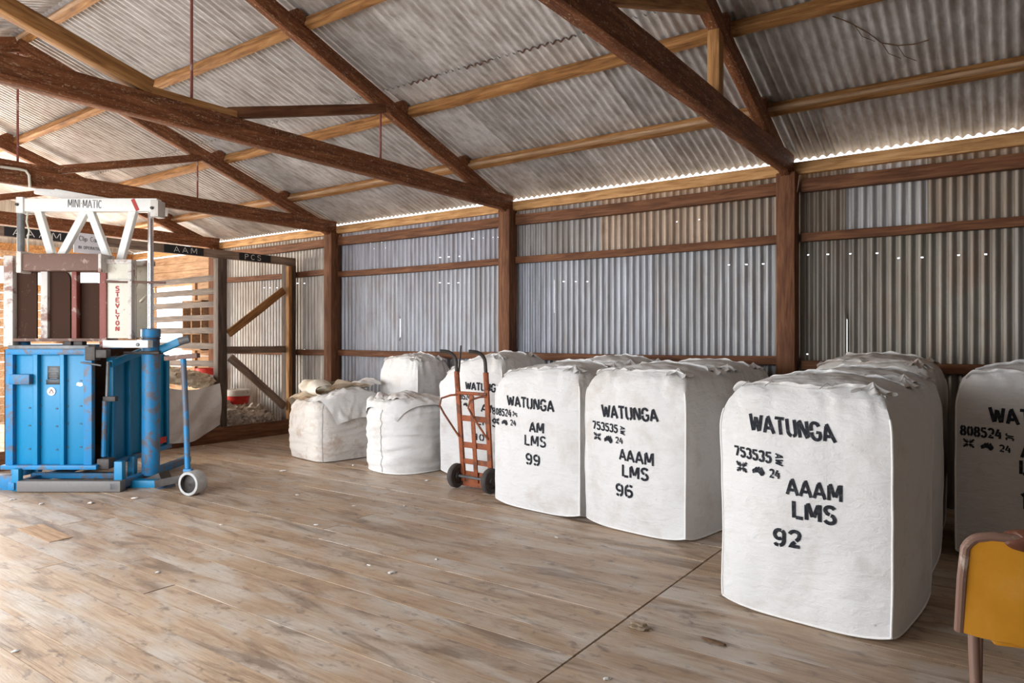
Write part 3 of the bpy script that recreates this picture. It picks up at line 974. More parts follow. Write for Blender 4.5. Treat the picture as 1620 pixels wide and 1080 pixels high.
def cube_mesh(fn, n=34, top=True):
    mb = MB()
    idx = {}

    def vert(a, b, c):
        key = (round(a * 1000), round(b * 1000), round(c * 1000))
        if key not in idx:
            idx[key] = len(mb.v)
            mb.v.append(fn(a, b, c))
        return idx[key]
    L = [-1 + 2 * i / n for i in range(n + 1)]
    # finer near the edges
    L = [math.copysign(abs(q) ** 0.8, q) for q in L]
    Cn = [1 - (1 - i / n) ** 1.15 for i in range(n + 1)]
    for i in range(n):
        for j in range(n):
            a0, a1, c0, c1 = L[i], L[i + 1], Cn[j], Cn[j + 1]
            mb.f.append((vert(a0, -1, c0), vert(a1, -1, c0), vert(a1, -1, c1), vert(a0, -1, c1)))
            mb.f.append((vert(a1, 1, c0), vert(a0, 1, c0), vert(a0, 1, c1), vert(a1, 1, c1)))
            mb.f.append((vert(1, a0, c0), vert(1, a1, c0), vert(1, a1, c1), vert(1, a0, c1)))
            mb.f.append((vert(-1, a1, c0), vert(-1, a0, c0), vert(-1, a0, c1), vert(-1, a1, c1)))
            b0, b1 = L[j], L[j + 1]
            if top:
                mb.f.append((vert(a0, b0, 1), vert(a1, b0, 1), vert(a1, b1, 1), vert(a0, b1, 1)))
            mb.f.append((vert(a0, b1, 0), vert(a1, b1, 0), vert(a1, b0, 0), vert(a0, b0, 0)))
    return mb


def seam_tubes(fn, edges, r=0.006):
    mb = MB()
    for pts in edges:
        mb.tube([fn(*q) for q in pts], r, 6)
    return mb


def make_bale(loc, rz, w, d, H, seed, label, texts=(), slump=0.0, mat=None, bulge=0.05, group='wool bales', right_gather=True):
    """texts = [(kind, string, TL, BL, TR, BR, width)] with corners in photograph pixels"""
    mat = mat or CLOTH
    r = empty('wool_bale', loc, rz, label, 'wool bale', group)
    fn = bale_fn(w, d, H, seed, bulge, slump)
    build('pack', cube_mesh(fn), mat, r, smooth=True, sharp=50)
    N = 24
    ed = []
    for a, b in ((-1, -1), (1, -1), (1, 1), (-1, 1)):
        ed.append([(a, b, 0.004 + 0.93 * i / N) for i in range(N + 1)])
    for b in (-1,):
        ed.append([(-1 + 2 * i / N, b, 0.0) for i in range(N + 1)])
    ed.append([(1, -1 + 2 * i / N, 0.0) for i in range(N + 1)])
    for k, e in enumerate(ed):
        build('corner_seam' if k < 4 else 'base_hem', seam_tubes(fn, [e], 0.0055), SEAM, r, smooth=True)
    # stitched closing fold across the top with pinched tufts
    rg = random.Random(seed * 13 + 1)
    pin = sorted(rg.uniform(-0.95, 0.95) for _ in range(5))

    def fold(path, hgt, nn, off):
        def f(u, v):
            a, b = path(u)
            p = fn(a, b, 1.0)
            near = min(abs((2 * u - 1) - q) for q in pin)
            hh = hgt * (0.45 + 0.55 * min(1, near / 0.18)) * (0.8 + 0.5 * noise.noise(Vector((u * 9, seed, off))))
            wob = noise.noise(Vector((u * 14, seed * 2.0, off))) * 0.018
            lean = 0.022 * math.sin(v * 2.2)
            return p + Vector((wob * v, -lean + wob * v, hh * v + 0.002))
        return f
    mb = MB()
    mb.grid(fold(lambda u: (-0.97 + 1.94 * u, -0.86 + 0.04 * math.sin(u * 9)), 0.030, 60, 0.0), 60, 3)
    build('stitched_fold', mb, mat, r, smooth=True, sharp=80)
    mb = MB()
    mb.grid(fold(lambda u: (-0.9 + 1.8 * u, 0.25), 0.028, 60, 3.0), 60, 3)
    build('stitched_fold', mb, mat, r, smooth=True, sharp=80)
    # gathered ear at the near right corner
    for (ca, cb, rad) in ((0.80, -0.80, 0.085), (0.84, 0.55, 0.07)):
        mb = MB()
        base = fn(ca, cb, 1.0)

        def ear(u, v, base=base, rad=rad, ca=ca):
            th = 2 * math.pi * u
            rr = rad * v * (1 + 0.28 * math.sin(th * 5 + seed) * v)
            q = base + Vector((math.cos(th) * rr, math.sin(th) * rr, 0))
            z = 0.035 * (1 - v) ** 2 + 0.014 * math.sin(th * 6 + seed * 2) * v
            q.z += z - 0.25 * rr * (1 if math.cos(th) * ca > 0 else 0.4) + 0.006
            return q
        mb.grid(ear, 40, 6, closed_u=True)
        build('gathered_ear', mb, mat, r, smooth=True, sharp=80)
    # short ties of dark string along the fold
    for q in pin:
        mb = MB()
        p = fn(q, -0.86, 1.0)
        mb.tube([p + Vector((-0.03, -0.03, 0.0)), p + Vector((0, -0.012, 0.028)), p + Vector((0.028, 0.02, 0.004))], 0.0022, 5)
        build('tie_string', mb, SEAM_D, r)
    if texts:
        M = r.matrix_basis
        Mi = M.inverted()
        eye_l = Mi @ EYEP

        def loc2(px, py):
            dl = (Mi.to_3x3() @ ray(px, py))
            y0 = -(d / 2 + bulge * 0.62)
            for _ in range(3):
                p = eye_l + dl * ((y0 - eye_l.y) / dl.y)
                s = surf(p.x, p.z)
                y0 = s.y
            return (p.x, p.z)

        def surf(x, z):
            c = min(0.999, max(0, z / H))
            a = x / (w / 2)
            for _ in range(3):
                q = fn(max(-1, min(1, a)), -1, c)
                a += (x - q.x) / (w / 2)
                c += (z - q.z) / H
                c = min(0.999, max(0.0, c))
            q = fn(max(-1.02, min(1.02, a)), -1, c)
            return Vector((x, q.y - 0.0045, z))
        for kind, s, TL, BL, TR, BR, wd in texts:
            quad = [loc2(*q) for q in (TL, BL, TR, BR)]
            mb = MB()
            if kind == 'text':
                lettering(s, quad, surf, wd, mb=mb)
            elif kind == 'side':     # small letters turned on their side
                TLq, BLq, TRq, BRq = quad
                lettering(s, [TRq, TLq, BRq, BLq], surf, wd, mb=mb)
            elif kind == 'aus':
                shape2d(AUS, quad, surf, mb)
            else:
                emblem(quad, surf, mb)
            build('stencil_map' if kind == 'aus' else 'stencil_emblem' if kind == 'emblem' else 'stencil_lettering', mb, INK, r)
    return r


def T(s, TL, BL, TR, BR, w=0.20):
    return ('text', s, TL, BL, TR, BR, w)


# the two stencilled bales in the middle, the one in front to the right, and those behind
t92 = [T('WATUNGA', (1186, 653), (1187, 681), (1316, 671), (1322, 701), 0.175), T('753535', (1161, 704), (1163, 720), (1220, 715), (1219.5, 733), 0.21),
       ('side', 'AW', (1226, 717), (1226, 734), (1238.5, 720), (1238.5, 737), 0.2), ('emblem', '', (1165, 729), (1166, 744), (1181, 732), (1181, 747), 0),
       ('aus', '', (1189, 735), (1189, 750), (1209.5, 739), (1209.5, 755), 0), T('24', (1217, 741), (1217, 755), (1233.5, 744), (1233.5, 758), 0.22),
       T('AAAM', (1245, 755), (1244.5, 782), (1332, 767), (1332, 795), 0.175), T('LMS', (1253, 791), (1253.5, 819), (1322.5, 802), (1322.5, 831), 0.20), T('92', (1223, 835), (1223, 862), (1267, 840), (1266, 868), 0.2)]
t96 = [T('WATUNGA', (951.5, 639), (953, 660), (1039.5, 647), (1041, 667.5), 0.19), T('753535', (937, 665), (938, 678), (977, 672), (976.5, 685), 0.21),
       ('side', 'AW', (980.7, 674), (980.7, 686), (988.5, 676), (988.5, 688), 0.2), ('emblem', '', (939.5, 683.5), (940, 694), (950, 686), (950, 696), 0),
       ('aus', '', (955, 687), (955, 700), (969, 689), (969, 703), 0), T('24', (973.3, 690.5), (973.3, 700.5), (985, 692.5), (985, 702.6), 0.22),
       T('AAAM', (980, 708.7), (980, 727), (1034, 716.5), (1034, 737.8), 0.175), T('LMS', (984, 733.7), (984, 753.5), (1026, 741.5), (1025.5, 761), 0.20), T('96', (973.5, 764), (974, 783), (1001.5, 768), (1001, 788), 0.2)]
t99 = [T('WATUNGA', (802, 624.6), (803, 641), (876, 633.6), (876, 652), 0.2), T('808524', (779, 644), (779, 655), (809, 648), (808.5, 660), 0.21),
       ('side', 'JC', (811, 650), (811, 658), (818, 651.5), (818, 660), 0.2), ('emblem', '', (781, 661), (781, 669.5), (789, 662), (789, 671), 0),
       ('aus', '', (793, 662), (793, 672), (803, 664), (803, 674), 0), T('24', (807, 663.5), (807, 672.5), (816, 665), (816, 674), 0.22),
       T('AM', (838, 666.7), (837.6, 683), (860.5, 669), (860, 686), 0.2), T('LMS', (829.7, 686.7), (829.6, 703.7), (863.6, 691), (863.3, 708), 0.18), T('99', (831.4, 716), (832, 733.6), (854, 720.4), (853.6, 737), 0.2)]
tFR = [T('WATUNGA', (1565, 643), (1567, 668), (1722, 655), (1725, 683), 0.19), T('808524', (1519.4, 672), (1519.4, 687.5), (1584.4, 679), (1584.4, 695), 0.22),
       ('side', 'JC', (1591, 685), (1591, 696), (1604, 687), (1604, 698), 0.2), ('emblem', '', (1524, 693.5), (1524, 706), (1541, 695), (1541, 708), 0),
       ('aus', '', (1550.5, 698), (1550.5, 712), (1572.5, 700), (1572.5, 714), 0), T('24', (1581, 703), (1581, 714), (1599, 705), (1599, 717), 0.22),
       T('AM', (1616, 702), (1616, 724), (1660, 707), (1660, 730), 0.2), T('LMS', (1613, 727), (1613, 750), (1680, 735), (1680, 760), 0.2), T('1', (1614, 778), (1614, 805), (1628, 780), (1628, 807), 0.2)]
tTR = [T('WATUNGA', (736.5, 603.4), (736.5, 615.6), (793, 608), (793, 621), 0.22), T('808524', (721.5, 621), (721.5, 630), (744.5, 624), (744.5, 633), 0.21),
       ('side', 'JC', (746, 625), (746, 631), (750.5, 625.5), (750.5, 631.5), 0.2), ('emblem', '', (724, 634.5), (724, 641.5), (730, 635), (730, 642), 0),
       ('aus', '', (732.5, 635.5), (732.5, 642.5), (740, 637), (740, 644), 0), T('24', (743, 636.6), (743, 643), (749, 637.5), (749, 644), 0.22),
       T('AM', (761, 638), (761, 651), (788, 642), (788, 655), 0.2), T('LMS', (753, 659), (753, 671), (788, 663), (788, 676), 0.18), T('10', (751, 685), (751, 696), (766, 687), (766, 698), 0.2)]


def bale_from_front(L, R, d, H, seed, label, **kw):
    L, R = Vector((L[0], L[1], 0)), Vector((R[0], R[1], 0))
    u = (R - L).normalized()
    w = (R - L).length
    v = Vector((-u.y, u.x, 0))
    c = (L + R) / 2 + v * d / 2
    return make_bale((c.x, c.y, 0), math.atan2(u.y, u.x), w, d, H, seed, label, **kw)


bale_from_front((-1.305, 3.80), (-0.455, 3.70), 0.80, 1.20, 1, 'white wool bale stencilled 92, standing alone in front at the right', texts=t92)
bale_from_front((-1.27, 4.72), (-0.42, 4.68), 0.80, 1.20, 2, 'white wool bale directly behind the one stencilled 92')
bale_from_front((-1.27, 5.66), (-0.44, 5.64), 0.82, 1.27, 3, 'dirty wool bale third in line behind the 92 bale, against the wall', mat=CLOTH_D)
bale_from_front((-0.315, 5.50), (0.58, 5.46), 0.84, 1.22, 4, 'wool bale behind the orange chair, cut off at the right', texts=tFR)
bale_from_front((-2.735, 4.83), (-1.86, 4.70), 0.80, 1.20, 5, 'white wool bale stencilled 96, on the right of the pair', texts=t96)
bale_from_front((-3.72, 4.95), (-2.79, 4.84), 0.80, 1.20, 6, 'white wool bale stencilled 99, on the left of the pair', texts=t99, slump=0.05)
bale_from_front((-2.70, 5.80), (-1.84, 5.72), 0.80, 1.20, 7, 'wool bale right behind the one stencilled 96, top showing')
bale_from_front((-3.64, 5.90), (-2.78, 5.84), 0.80, 1.22, 8, 'wool bale right behind the one stencilled 99, top showing')
bale_from_front((-5.00, 5.68), (-4.16, 5.66), 0.84, 1.27, 9, 'stencilled wool bale behind the rusty hand trolley', texts=tTR, slump=0.17, bulge=0.06)
bale_from_front((-6.54, 6.28), (-5.86, 6.25), 0.58, 1.20, 10, 'plain bulging wool bale standing behind the two low sacks', bulge=0.05)


# ------------------------------------------------------------------ low sacks
def sack_fn(w, d, H, seed, sq, wr):
    def fn(a, b, c):
        # squircle plan
        e = max(abs(a), abs(b))
        th = math.atan2(b, a)
        n = sq
        R = (abs(math.cos(th)) ** n + abs(math.sin(th)) ** n) ** (-1 / n)
        x, y = math.cos(th) * R * e * w / 2, math.sin(th) * R * e * d / 2
        pr = math.sin(math.pi * min(1, 0.16 + 0.74 * c))
        k = 0.90 + 0.12 * pr
        if c > 0.85:
            k *= 1 - 0.9 * ((c - 0.85) / 0.15) ** 2 * 0.12
        z = H * c + (1 - c) ** 3 * 0.01 * e ** 4
        if c > 0.999:
            z += 0.05 * (1 - e * e) + 0.02 * noise.noise(Vector((a * 4, b * 4, seed)))
        q = noise.noise(Vector((math.cos(th) * 1.5, math.sin(th) * 1.5, c * 4 + seed))) * 0.02
        ww = noise.noise(Vector((math.cos(th) * 1.2 + seed, math.sin(th) * 1.2, c * 15 + 1.5 * noise.noise(Vector((th, c * 3, seed)))))) * wr
        ww += noise.noise(Vector((th * 6, seed, c))) * 0.022 * max(0, (c - 0.72) / 0.28)
        return Vector((x * k, y * k, z)) + Vector((math.cos(th), math.sin(th), 0)) * (q + ww) * min(1, e) * min(1, c * 8 + 0.1)
    return fn


def edge_seam(fn, a, b, wav=0.0, n=40, r=0.006):
    return MB().tube([fn(a + wav * math.sin(i * 0.9), b, i / n * 0.97) for i in range(n + 1)], r, 6)


SB = empty('wool_sack', (-5.53, 5.72, 0), math.radians(-12), 'round white sack with creased sides beside the hand trolley', 'wool sack', 'low wool sacks')
f = sack_fn(0.82, 0.80, 0.75, 3, 2.6, 0.022)
build('pack', cube_mesh(f, 44), CLOTH, SB, smooth=True, sharp=60)
build('side_seam', edge_seam(f, 0.25, -1, 0.02), SEAM_D, SB, smooth=True)
build('base_hem', MB().tube([f(math.cos(2 * math.pi * i / 60) / max(abs(math.cos(2 * math.pi * i / 60)), abs(math.sin(2 * math.pi * i / 60))),
                                math.sin(2 * math.pi * i / 60) / max(abs(math.cos(2 * math.pi * i / 60)), abs(math.sin(2 * math.pi * i / 60))), 0.0) for i in range(61)], 0.008, 6), SEAM, SB, smooth=True)


def drape(mb, quad, w, d, top, seed, n=36, amp=0.018, sq=2.6, pad=0.018, lift=0.0):
    """cloth laid over a box top: quad corners in plan; whatever hangs past the edge drops down the side"""
    q = [Vector(p) for p in quad]

    def fn(u, v):
        p = (q[0] * (1 - u) + q[1] * u) * (1 - v) + (q[3] * (1 - u) + q[2] * u) * v
        k = (abs(p.x / (w / 2 + pad)) ** sq + abs(p.y / (d / 2 + pad)) ** sq) ** (1 / sq)
        x, y = (p.x / k, p.y / k) if k > 1 else (p.x, p.y)
        ex = math.hypot(p.x - x, p.y - y)
        inside = ex < 1e-6
        nz = noise.noise(Vector((p.x * 5 + seed, p.y * 5, seed))) * amp + noise.noise(Vector((p.x * 12, p.y * 12 + seed, seed))) * amp * 0.45
        z = top + lift * math.sin(math.pi * u) * math.sin(math.pi * v) + (abs(nz) if inside else 0.01) - ex
        out = Vector((p.x - x, p.y - y, 0))
        if out.length > 1e-6:
            out = out.normalized() * (0.012 + abs(nz) * 0.8 * min(1, ex * 6))
        return Vector((x, y, z)) + out
    mb.grid(fn, n, n)
    return mb


# gathered mouth of the round sack
mb = MB()
drape(mb, [(-0.42, -0.44), (0.42, -0.46), (0.42, 0.42), (-0.42, 0.42)], 0.76, 0.76, 0.745, 5, 44, 0.05, lift=0.09)
build('folded_mouth', mb, CLOTH, SB, smooth=True, sharp=80)
mb = MB()
for (xa, ya_, xb, yb_, hh, sd) in ((-0.20, -0.24, 0.10, -0.33, 0.05, 1), (0.08, -0.30, 0.36, -0.12, 0.06, 2), (-0.05, -0.08, 0.33, 0.02, 0.05, 3)):
    mb.grid(lambda u, v: Vector((xa + (xb - xa) * u - 0.03 * math.sin(v * 3.1), ya_ + (yb_ - ya_) * u + 0.13 * (v - 0.5) * (0.4 + math.sin(math.pi * u)),
                                 0.775 + 0.03 * math.sin(math.pi * u) + hh * math.sin(math.pi * v) * (0.35 + 0.65 * math.sin(math.pi * u)) + 0.03 * noise.noise(Vector((u * 6, v * 4, sd))))), 26, 12)
build('rolled_edge', mb, CLOTH_D, SB, smooth=True, sharp=80)

SA = empty('wool_sack', (-6.84, 5.78, 0), math.radians(-9), 'stained low sack on the left with tan and white flaps folded over its top', 'wool sack', 'low wool sacks')
f = sack_fn(0.86, 0.84, 0.70, 8, 5.5, 0.012)
build('pack', cube_mesh(f, 44), CLOTH_D, SA, smooth=True, sharp=60)
build('side_seam', edge_seam(f, 1, -1, 0.0), SEAM_D, SA, smooth=True)
mb = MB()
drape(mb, [(-0.80, -0.34), (-0.05, -0.40), (0.0, 0.46), (-0.60, 0.50)], 0.88, 0.86, 0.70, 2, 36, 0.06, sq=5.0, pad=0.03, lift=0.10)
build('hanging_flap', mb, CLOTH_T, SA, smooth=True, sharp=80)
mb = MB()
drape(mb, [(0.06, -0.44), (0.72, -0.36), (0.66, 0.44), (-0.02, 0.44)], 0.88, 0.86, 0.71, 9, 36, 0.06, sq=5.0, pad=0.03, lift=0.14)
build('hanging_flap', mb, CLOTH, SA, smooth=True, sharp=80)


def roll(mb, p0, p1, rad, seed, n=30, flat=0.7):
    p0, p1 = Vector(p0), Vector(p1)
    d = p1 - p0
    sd = d.normalized().cross(Vector((0, 0, 1))).normalized()

    def fn(u, v):
        th = 2 * math.pi * v
        k = 1 + 0.30 * noise.noise(Vector((math.cos(th) * 1.2, math.sin(th) * 1.2, u * 3 + seed)))
        k *= 0.82 + 0.25 * math.sin(math.pi * u)
        w = 0.02 * noise.noise(Vector((u * 4, seed, 0)))
        return p0 + d * u + sd * math.cos(th) * rad * k * 1.35 + Vector((0, 0, math.sin(th) * rad * flat * k + w))
    mb.grid(fn, n, 22)
    # closed tube ends
    return mb


mb = MB()
roll(mb, (-0.40, -0.10, 0.86), (0.20, -0.22, 0.83), 0.115, 4)
build('folded_flap', mb, cloth('cream_pack_cloth', (0.70, 0.66, 0.58), stain=(0.42, 0.28, 0.15), amount=0.7, blot=4), SA, smooth=True, sharp=80)
mb = MB()
mb.grid(lambda u, v: Vector((0.10 + 0.34 * u, -0.20 + 0.46 * v, 0.78 + 0.19 * u * (1 - 0.5 * v) + 0.03 * noise.noise(Vector((u * 4, v * 4, 3))))), 16, 16)
mb.grid(lambda u, v: Vector((-0.46 + 0.30 * u, -0.05 + 0.45 * v, 0.74 + 0.16 * math.sin(u * 1.6) + 0.03 * noise.noise(Vector((u * 5, v * 4, 7))))), 16, 16)
build('tan_flap', mb, CLOTH_T, SA, smooth=True, sharp=80)
mb = MB()
mb.grid(lambda u, v: Vector((-0.05 + 0.45 * u, 0.10 + 0.34 * v, 0.80 + 0.15 * math.sin(math.pi * (0.2 + 0.6 * u)) * (0.6 + 0.4 * v) + 0.025 * noise.noise(Vector((u * 5, v * 5, 9))))), 16, 16)
build('white_flap', mb, CLOTH, SA, smooth=True, sharp=80)

# ------------------------------------------------------------------ hand trolley
HT = empty('hand_trolley', (-4.19, 5.22, 0), math.radians(-3), 'rusty orange hand trolley leaning between the sacks and the 99 bale', 'hand trolley')


def hz(z):      # rails lean back towards the camera as they rise
    return 0.08 - 0.085 * z


for sx in (-1, 1):
    x = sx * 0.175
    build('rail', MB().bar((x, hz(0.06), 0.06), (x * 1.06, hz(1.13), 1.13), 0.05, 0.026, up=(0, 1, 0)), ORANGE, HT, bevel=0.004)
    pts = [(x * 1.06, hz(0.98), 0.98), (x * 1.06, hz(1.22), 1.22)] + [(x * 1.06 - 0.075 * (1 - math.cos(t)), hz(1.22) - 0.085 * (1 - math.cos(t)), 1.22 + 0.105 * math.sin(t)) for t in (0.3, 0.6, 0.9, 1.2, 1.45)]
    pts.append((pts[-1][0] - 0.04, pts[-1][1] - 0.04, pts[-1][2] + 0.004))
    build('handle', MB().tube(pts, 0.017, 12), DARKST, HT, smooth=True)
    build('handle_socket', MB().tube([(x * 1.06, hz(0.97), 0.97), (x * 1.06, hz(1.13), 1.13)], 0.026, 12), ORANGE, HT, smooth=True)
    g = [(x * 1.06, hz(0.9) - 0.01, 0.905), (x * 1.06 - 0.05, hz(0.9) - 0.05, 0.90), (x * 1.06 - 0.12, hz(0.88) - 0.11, 0.87), (x * 1.06 - 0.135, hz(0.84) - 0.12, 0.80), (x * 1.06 - 0.10, hz(0.78) - 0.10, 0.72), (x * 1.05, hz(0.55) - 0.02, 0.50)]
    build('stair_guard', MB().tube(g, 0.010, 8), ORANGE, HT, smooth=True)
    w = empty('wheel', (sx * 0.215, 0.015, 0.118))
    w.parent = HT
    build('tyre', MB().lathe([(0.075, -0.026), (0.108, -0.028), (0.117, -0.016), (0.117, 0.016), (0.108, 0.028), (0.075, 0.026)], axis=(1, 0, 0), n=32), RUBBER, w, smooth=True)
    build('hub', MB().lathe([(0.0, -0.03), (0.03, -0.034), (0.034, -0.018), (0.078, -0.014), (0.078, 0.014), (0.034, 0.018), (0.03, 0.034), (0.0, 0.03)], axis=(1, 0, 0), n=32), DARKST, w, smooth=True)
build('centre_bar', MB().bar((0.0, hz(0.06) - 0.012, 0.06), (0.0, hz(0.92) - 0.012, 0.92), 0.048, 0.012, up=(0, 1, 0)), ORANGE, HT, bevel=0.002)
for z in (0.11, 0.42, 0.68, 0.89 - 0.0):
    if z < 0.85:
        build('cross_bar', MB().bar((-0.18, hz(z) + 0.004, z), (0.18, hz(z) + 0.004, z), 0.012, 0.055), ORANGE, HT, bevel=0.002)
build('cross_bar', MB().bar((-0.18, hz(0.30) + 0.004, 0.26), (0.18, hz(0.30) + 0.004, 0.26), 0.012, 0.05), ORANGE, HT, bevel=0.002)
build('top_bar', MB().tube([(-0.195, hz(0.92) - 0.015, 0.925), (0.195, hz(0.92) - 0.015, 0.925)], 0.016, 10), ORANGE, HT, smooth=True)
build('axle', MB().tube([(-0.24, 0.015, 0.118), (0.24, 0.015, 0.118)], 0.013, 10), STEEL, HT, smooth=True)
build('toe_plate', MB().box((-0.2, 0.085, 0.012), (0.2, 0.26, 0.024)).box((-0.2, 0.075, 0.012), (0.2, 0.09, 0.16)), ORANGE, HT)
build('back_rod', MB().tube([(-0.19, 0.02, 1.12), (-0.2, 0.06, 1.38)], 0.009, 8), DARKST, HT, smooth=True)

# ------------------------------------------------------------------ chair in the right foreground
p = atZ(1524, 1015, 2.30)
CH = empty('chair', (p.x, p.y, 0), YAW - math.radians(18), 'orange vinyl chair with a brown edge trim, cut off at the right edge', 'chair')
zt, zb, cw = 0.81, 0.475, 0.44


def back_pt(u, v):
    # u across, v up; rounded upper corners; slight curve around the sitter (bulging towards the camera)
    r = 0.075
    h = zt - zb
    x = u * cw
    top = h
    if x < r:
        top = h - r + math.sqrt(max(0, r * r - (r - x) ** 2))
    elif x > cw - r:
        top = h - r + math.sqrt(max(0, r * r - (x - cw + r) ** 2))
    bot = 0.012 * noise.noise(Vector((u * 5, 2, 0))) - 0.02 * math.sin(u * 3.1)
    z = zb + bot + (top - bot) * v
    lean = 0.045 * (1 - v)
    return Vector((x, -0.022 * math.sin(math.pi * u) + lean, z))


mb = MB()
mb.grid(lambda u, v: back_pt(u, v) + Vector((0, -0.011, 0)), 28, 14)
n1 = len(mb.v)
mb.grid(lambda u, v: back_pt(u, v) + Vector((0, 0.011, 0)), 28, 14)
build('backrest', mb, CHAIRV, CH, smooth=True)
edge = [back_pt(0, v / 10) for v in range(0, 8)] + [back_pt(0.085 * (i / 6), 1) for i in range(1, 7)] + [back_pt(0.085 + 0.83 * i / 10, 1) for i in range(1, 11)] + [back_pt(0.915 + 0.085 * i / 6, 1) for i in range(1, 7)] + [back_pt(1, 1 - v / 10) for v in range(3, 11)]
build('edge_trim', MB().tube(edge, 0.0155, 10), CHAIRF, CH, smooth=True)
for x in (0.045, cw - 0.045):
    build('leg', MB().tube([(x, 0.062, zb + 0.06), (x, 0.05, 0.40), (x, 0.03, 0.25), (x, -0.03, 0.0)], [0.017, 0.017, 0.0165, 0.016], 12), CHAIRF, CH, smooth=True)
    build('leg', MB().tube([(x * 0.55 + 0.12, 0.36, 0.44), (x * 0.55 + 0.12, 0.38, 0.0)], 0.015, 12), CHAIRF, CH, smooth=True)
build('seat', MB().box((0.10, 0.045, 0.435), (cw - 0.05, 0.40, 0.462)), CHAIRV, CH, bevel=0.012)
mb = MB().lump((0.175, -0.012, zt - 0.005), 0.05, 5, 3, 0.3, 1.6, (1.5, 0.55, 0.62))
build('leather_grip', mb, painted('cracked_brown_leather', (0.16, 0.06, 0.035), (0.42, 0.28, 0.2), 0.45, 0.5), CH, smooth=True)
# ------------------------------------------------------------------ wool press (local x to the right of the picture, y away from the camera)
PX0, PZ0 = -4.42, 7.1
po = RX * PX0 + FW * PZ0
WP = empty('wool_press', (po.x, po.y, 0), YAW, 'blue and white hydraulic wool press with a white W-braced crosshead', 'wool press')


def L(px, py, Z):
    return Vector(((px - 810) / FPX * Z - PX0, Z - PZ0, EYE + (HZ - py) / FPX * Z))


def lbox(mb, px0, py0, px1, py1, Z, depth):
    a, b = L(px0, py1, Z), L(px1, py0, Z)
    mb.box((a.x, a.y, a.z), (b.x, b.y + depth, b.z))
    return mb


def P(name, mb, mat, par=WP, smooth=False, bevel=0.006):
    return build(name, mb, mat, par, smooth=smooth, bevel=0 if smooth else bevel)


ZF = 6.7
# front door: skin, frame channels and ribs
door = P('door', lbox(MB(), 10, 553, 143, 738, ZF + 0.05, 0.03), BLUE)
P('door_frame', lbox(lbox(lbox(lbox(MB(), 8, 556, 20, 738, ZF, 0.06), 132, 556, 145, 738, ZF, 0.06), 8, 552, 147, 561, ZF - 0.01, 0.08), 0, 736, 152, 743, ZF - 0.03, 0.12), BLUE_W, door)
for a, b in ((51, 59), (94, 101)):
    P('rib', lbox(MB(), a, 560, b, 737, ZF, 0.05), BLUE, door)
P('top_rail', lbox(MB(), 12, 546, 140, 553, ZF + 0.02, 0.12), STEEL, door)
P('handle', lbox(MB(), 13, 592, 46, 608, ZF - 0.06, 0.07), BLUE_W, door)
pl = P('maker_plate', lbox(lbox(MB(), 75, 579, 94, 600, ZF + 0.044, 0.008), 73, 600.5, 94, 608, ZF + 0.043, 0.008), BLACKPL, door, bevel=0.001)
mb = MB()
for k in range(7):
    w = (6, 7, 8, 5, 6, 7, 6)[k]
    lbox(mb, 84.5 - w, 582 + k * 2.6, 84.5 + w, 582.9 + k * 2.6, ZF + 0.042, 0.003)
build('plate_print', mb, STEEL, pl)
mb = MB().lathe([(0, 0), (0.040, 0), (0.040, 0.006), (0, 0.006)], L(81, 619, ZF + 0.042), axis=(0, 1, 0), n=24)
st = build('round_sticker', mb, PAPER, door)
c = L(81, 619, ZF + 0.038)
build('sticker_triangle', MB().tube([c + Vector((math.sin(t) * 0.024, 0, math.cos(t) * 0.024 - 0.004)) for t in (0, 2.094, 4.189, 6.283)], 0.003, 5), ORANGE, st)
mb = MB().lump(L(126, 608, ZF + 0.05), 0.026, 3, 2, 0.4, 2, (1.3, 0.15, 0.8))
build('paint_smear', mb, WHITE, door, smooth=True)
mb = MB()
for px in (24, 47, 65, 90, 107, 128):
    for py in (600, 640, 668, 705):
        mb.lathe([(0.008, -0.004), (0.008, 0), (0, 0)][::-1], L(px, py + (px % 7), ZF + 0.046), axis=(0, 1, 0), n=8)
build('rivet', mb, STEEL, door)
P('latch', lbox(lbox(MB(), 134, 548, 150, 570, ZF - 0.03, 0.10), 148, 553, 168, 566, ZF - 0.02, 0.08), DARKST)
P('latch_pin', MB().tube([L(128, 573, ZF - 0.03), L(160, 578, ZF - 0.03)], 0.008, 8), STEEL, smooth=True)

# chamber behind the door
mb = MB()
a, b = L(10, 738, ZF + 0.12), L(165, 556, ZF + 0.12)
xl, xr = a.x, L(172, 600, 6.95).x
y0, y1 = ZF + 0.09 - PZ0, 8.05 - PZ0
mb.box((xl, y1 - 0.03, 0.2), (xr, y1, 1.34)).box((xl, y0, 0.2), (xl + 0.03, y1, 1.34)).box((xl, y0, 0.2), (xr, y1, 0.235))
P('chamber', mb, RUST_D)
# side door, standing back from the camera
mb = MB()
xs = xr
sd = P('side_door', MB().box((xs - 0.015, 6.93 - PZ0, 0.23), (xs + 0.015, 8.05 - PZ0, 1.27)), BLUE)
for Z in (6.95, 7.25, 7.55, 7.85, 8.04):
    P('rib', MB().box((xs + 0.01, Z - 0.025 - PZ0, 0.235), (xs + 0.06, Z + 0.025 - PZ0, 1.26)), BLUE, sd)
P('bottom_rail', MB().box((xs - 0.03, 6.78 - PZ0, 0.19), (xs + 0.07, 8.1 - PZ0, 0.24)), BLUE_W, sd)
P('top_brace', MB().bar((xs + 0.07, 6.86 - PZ0, 1.20), (xs + 0.09, 7.7 - PZ0, 1.37), 0.04, 0.07), BLUE, sd)
P('warning_tag', MB().box((xs + 0.06, 7.82 - PZ0, 0.27), (xs + 0.066, 7.98 - PZ0, 0.34)), REDPL, sd, bevel=0.001)
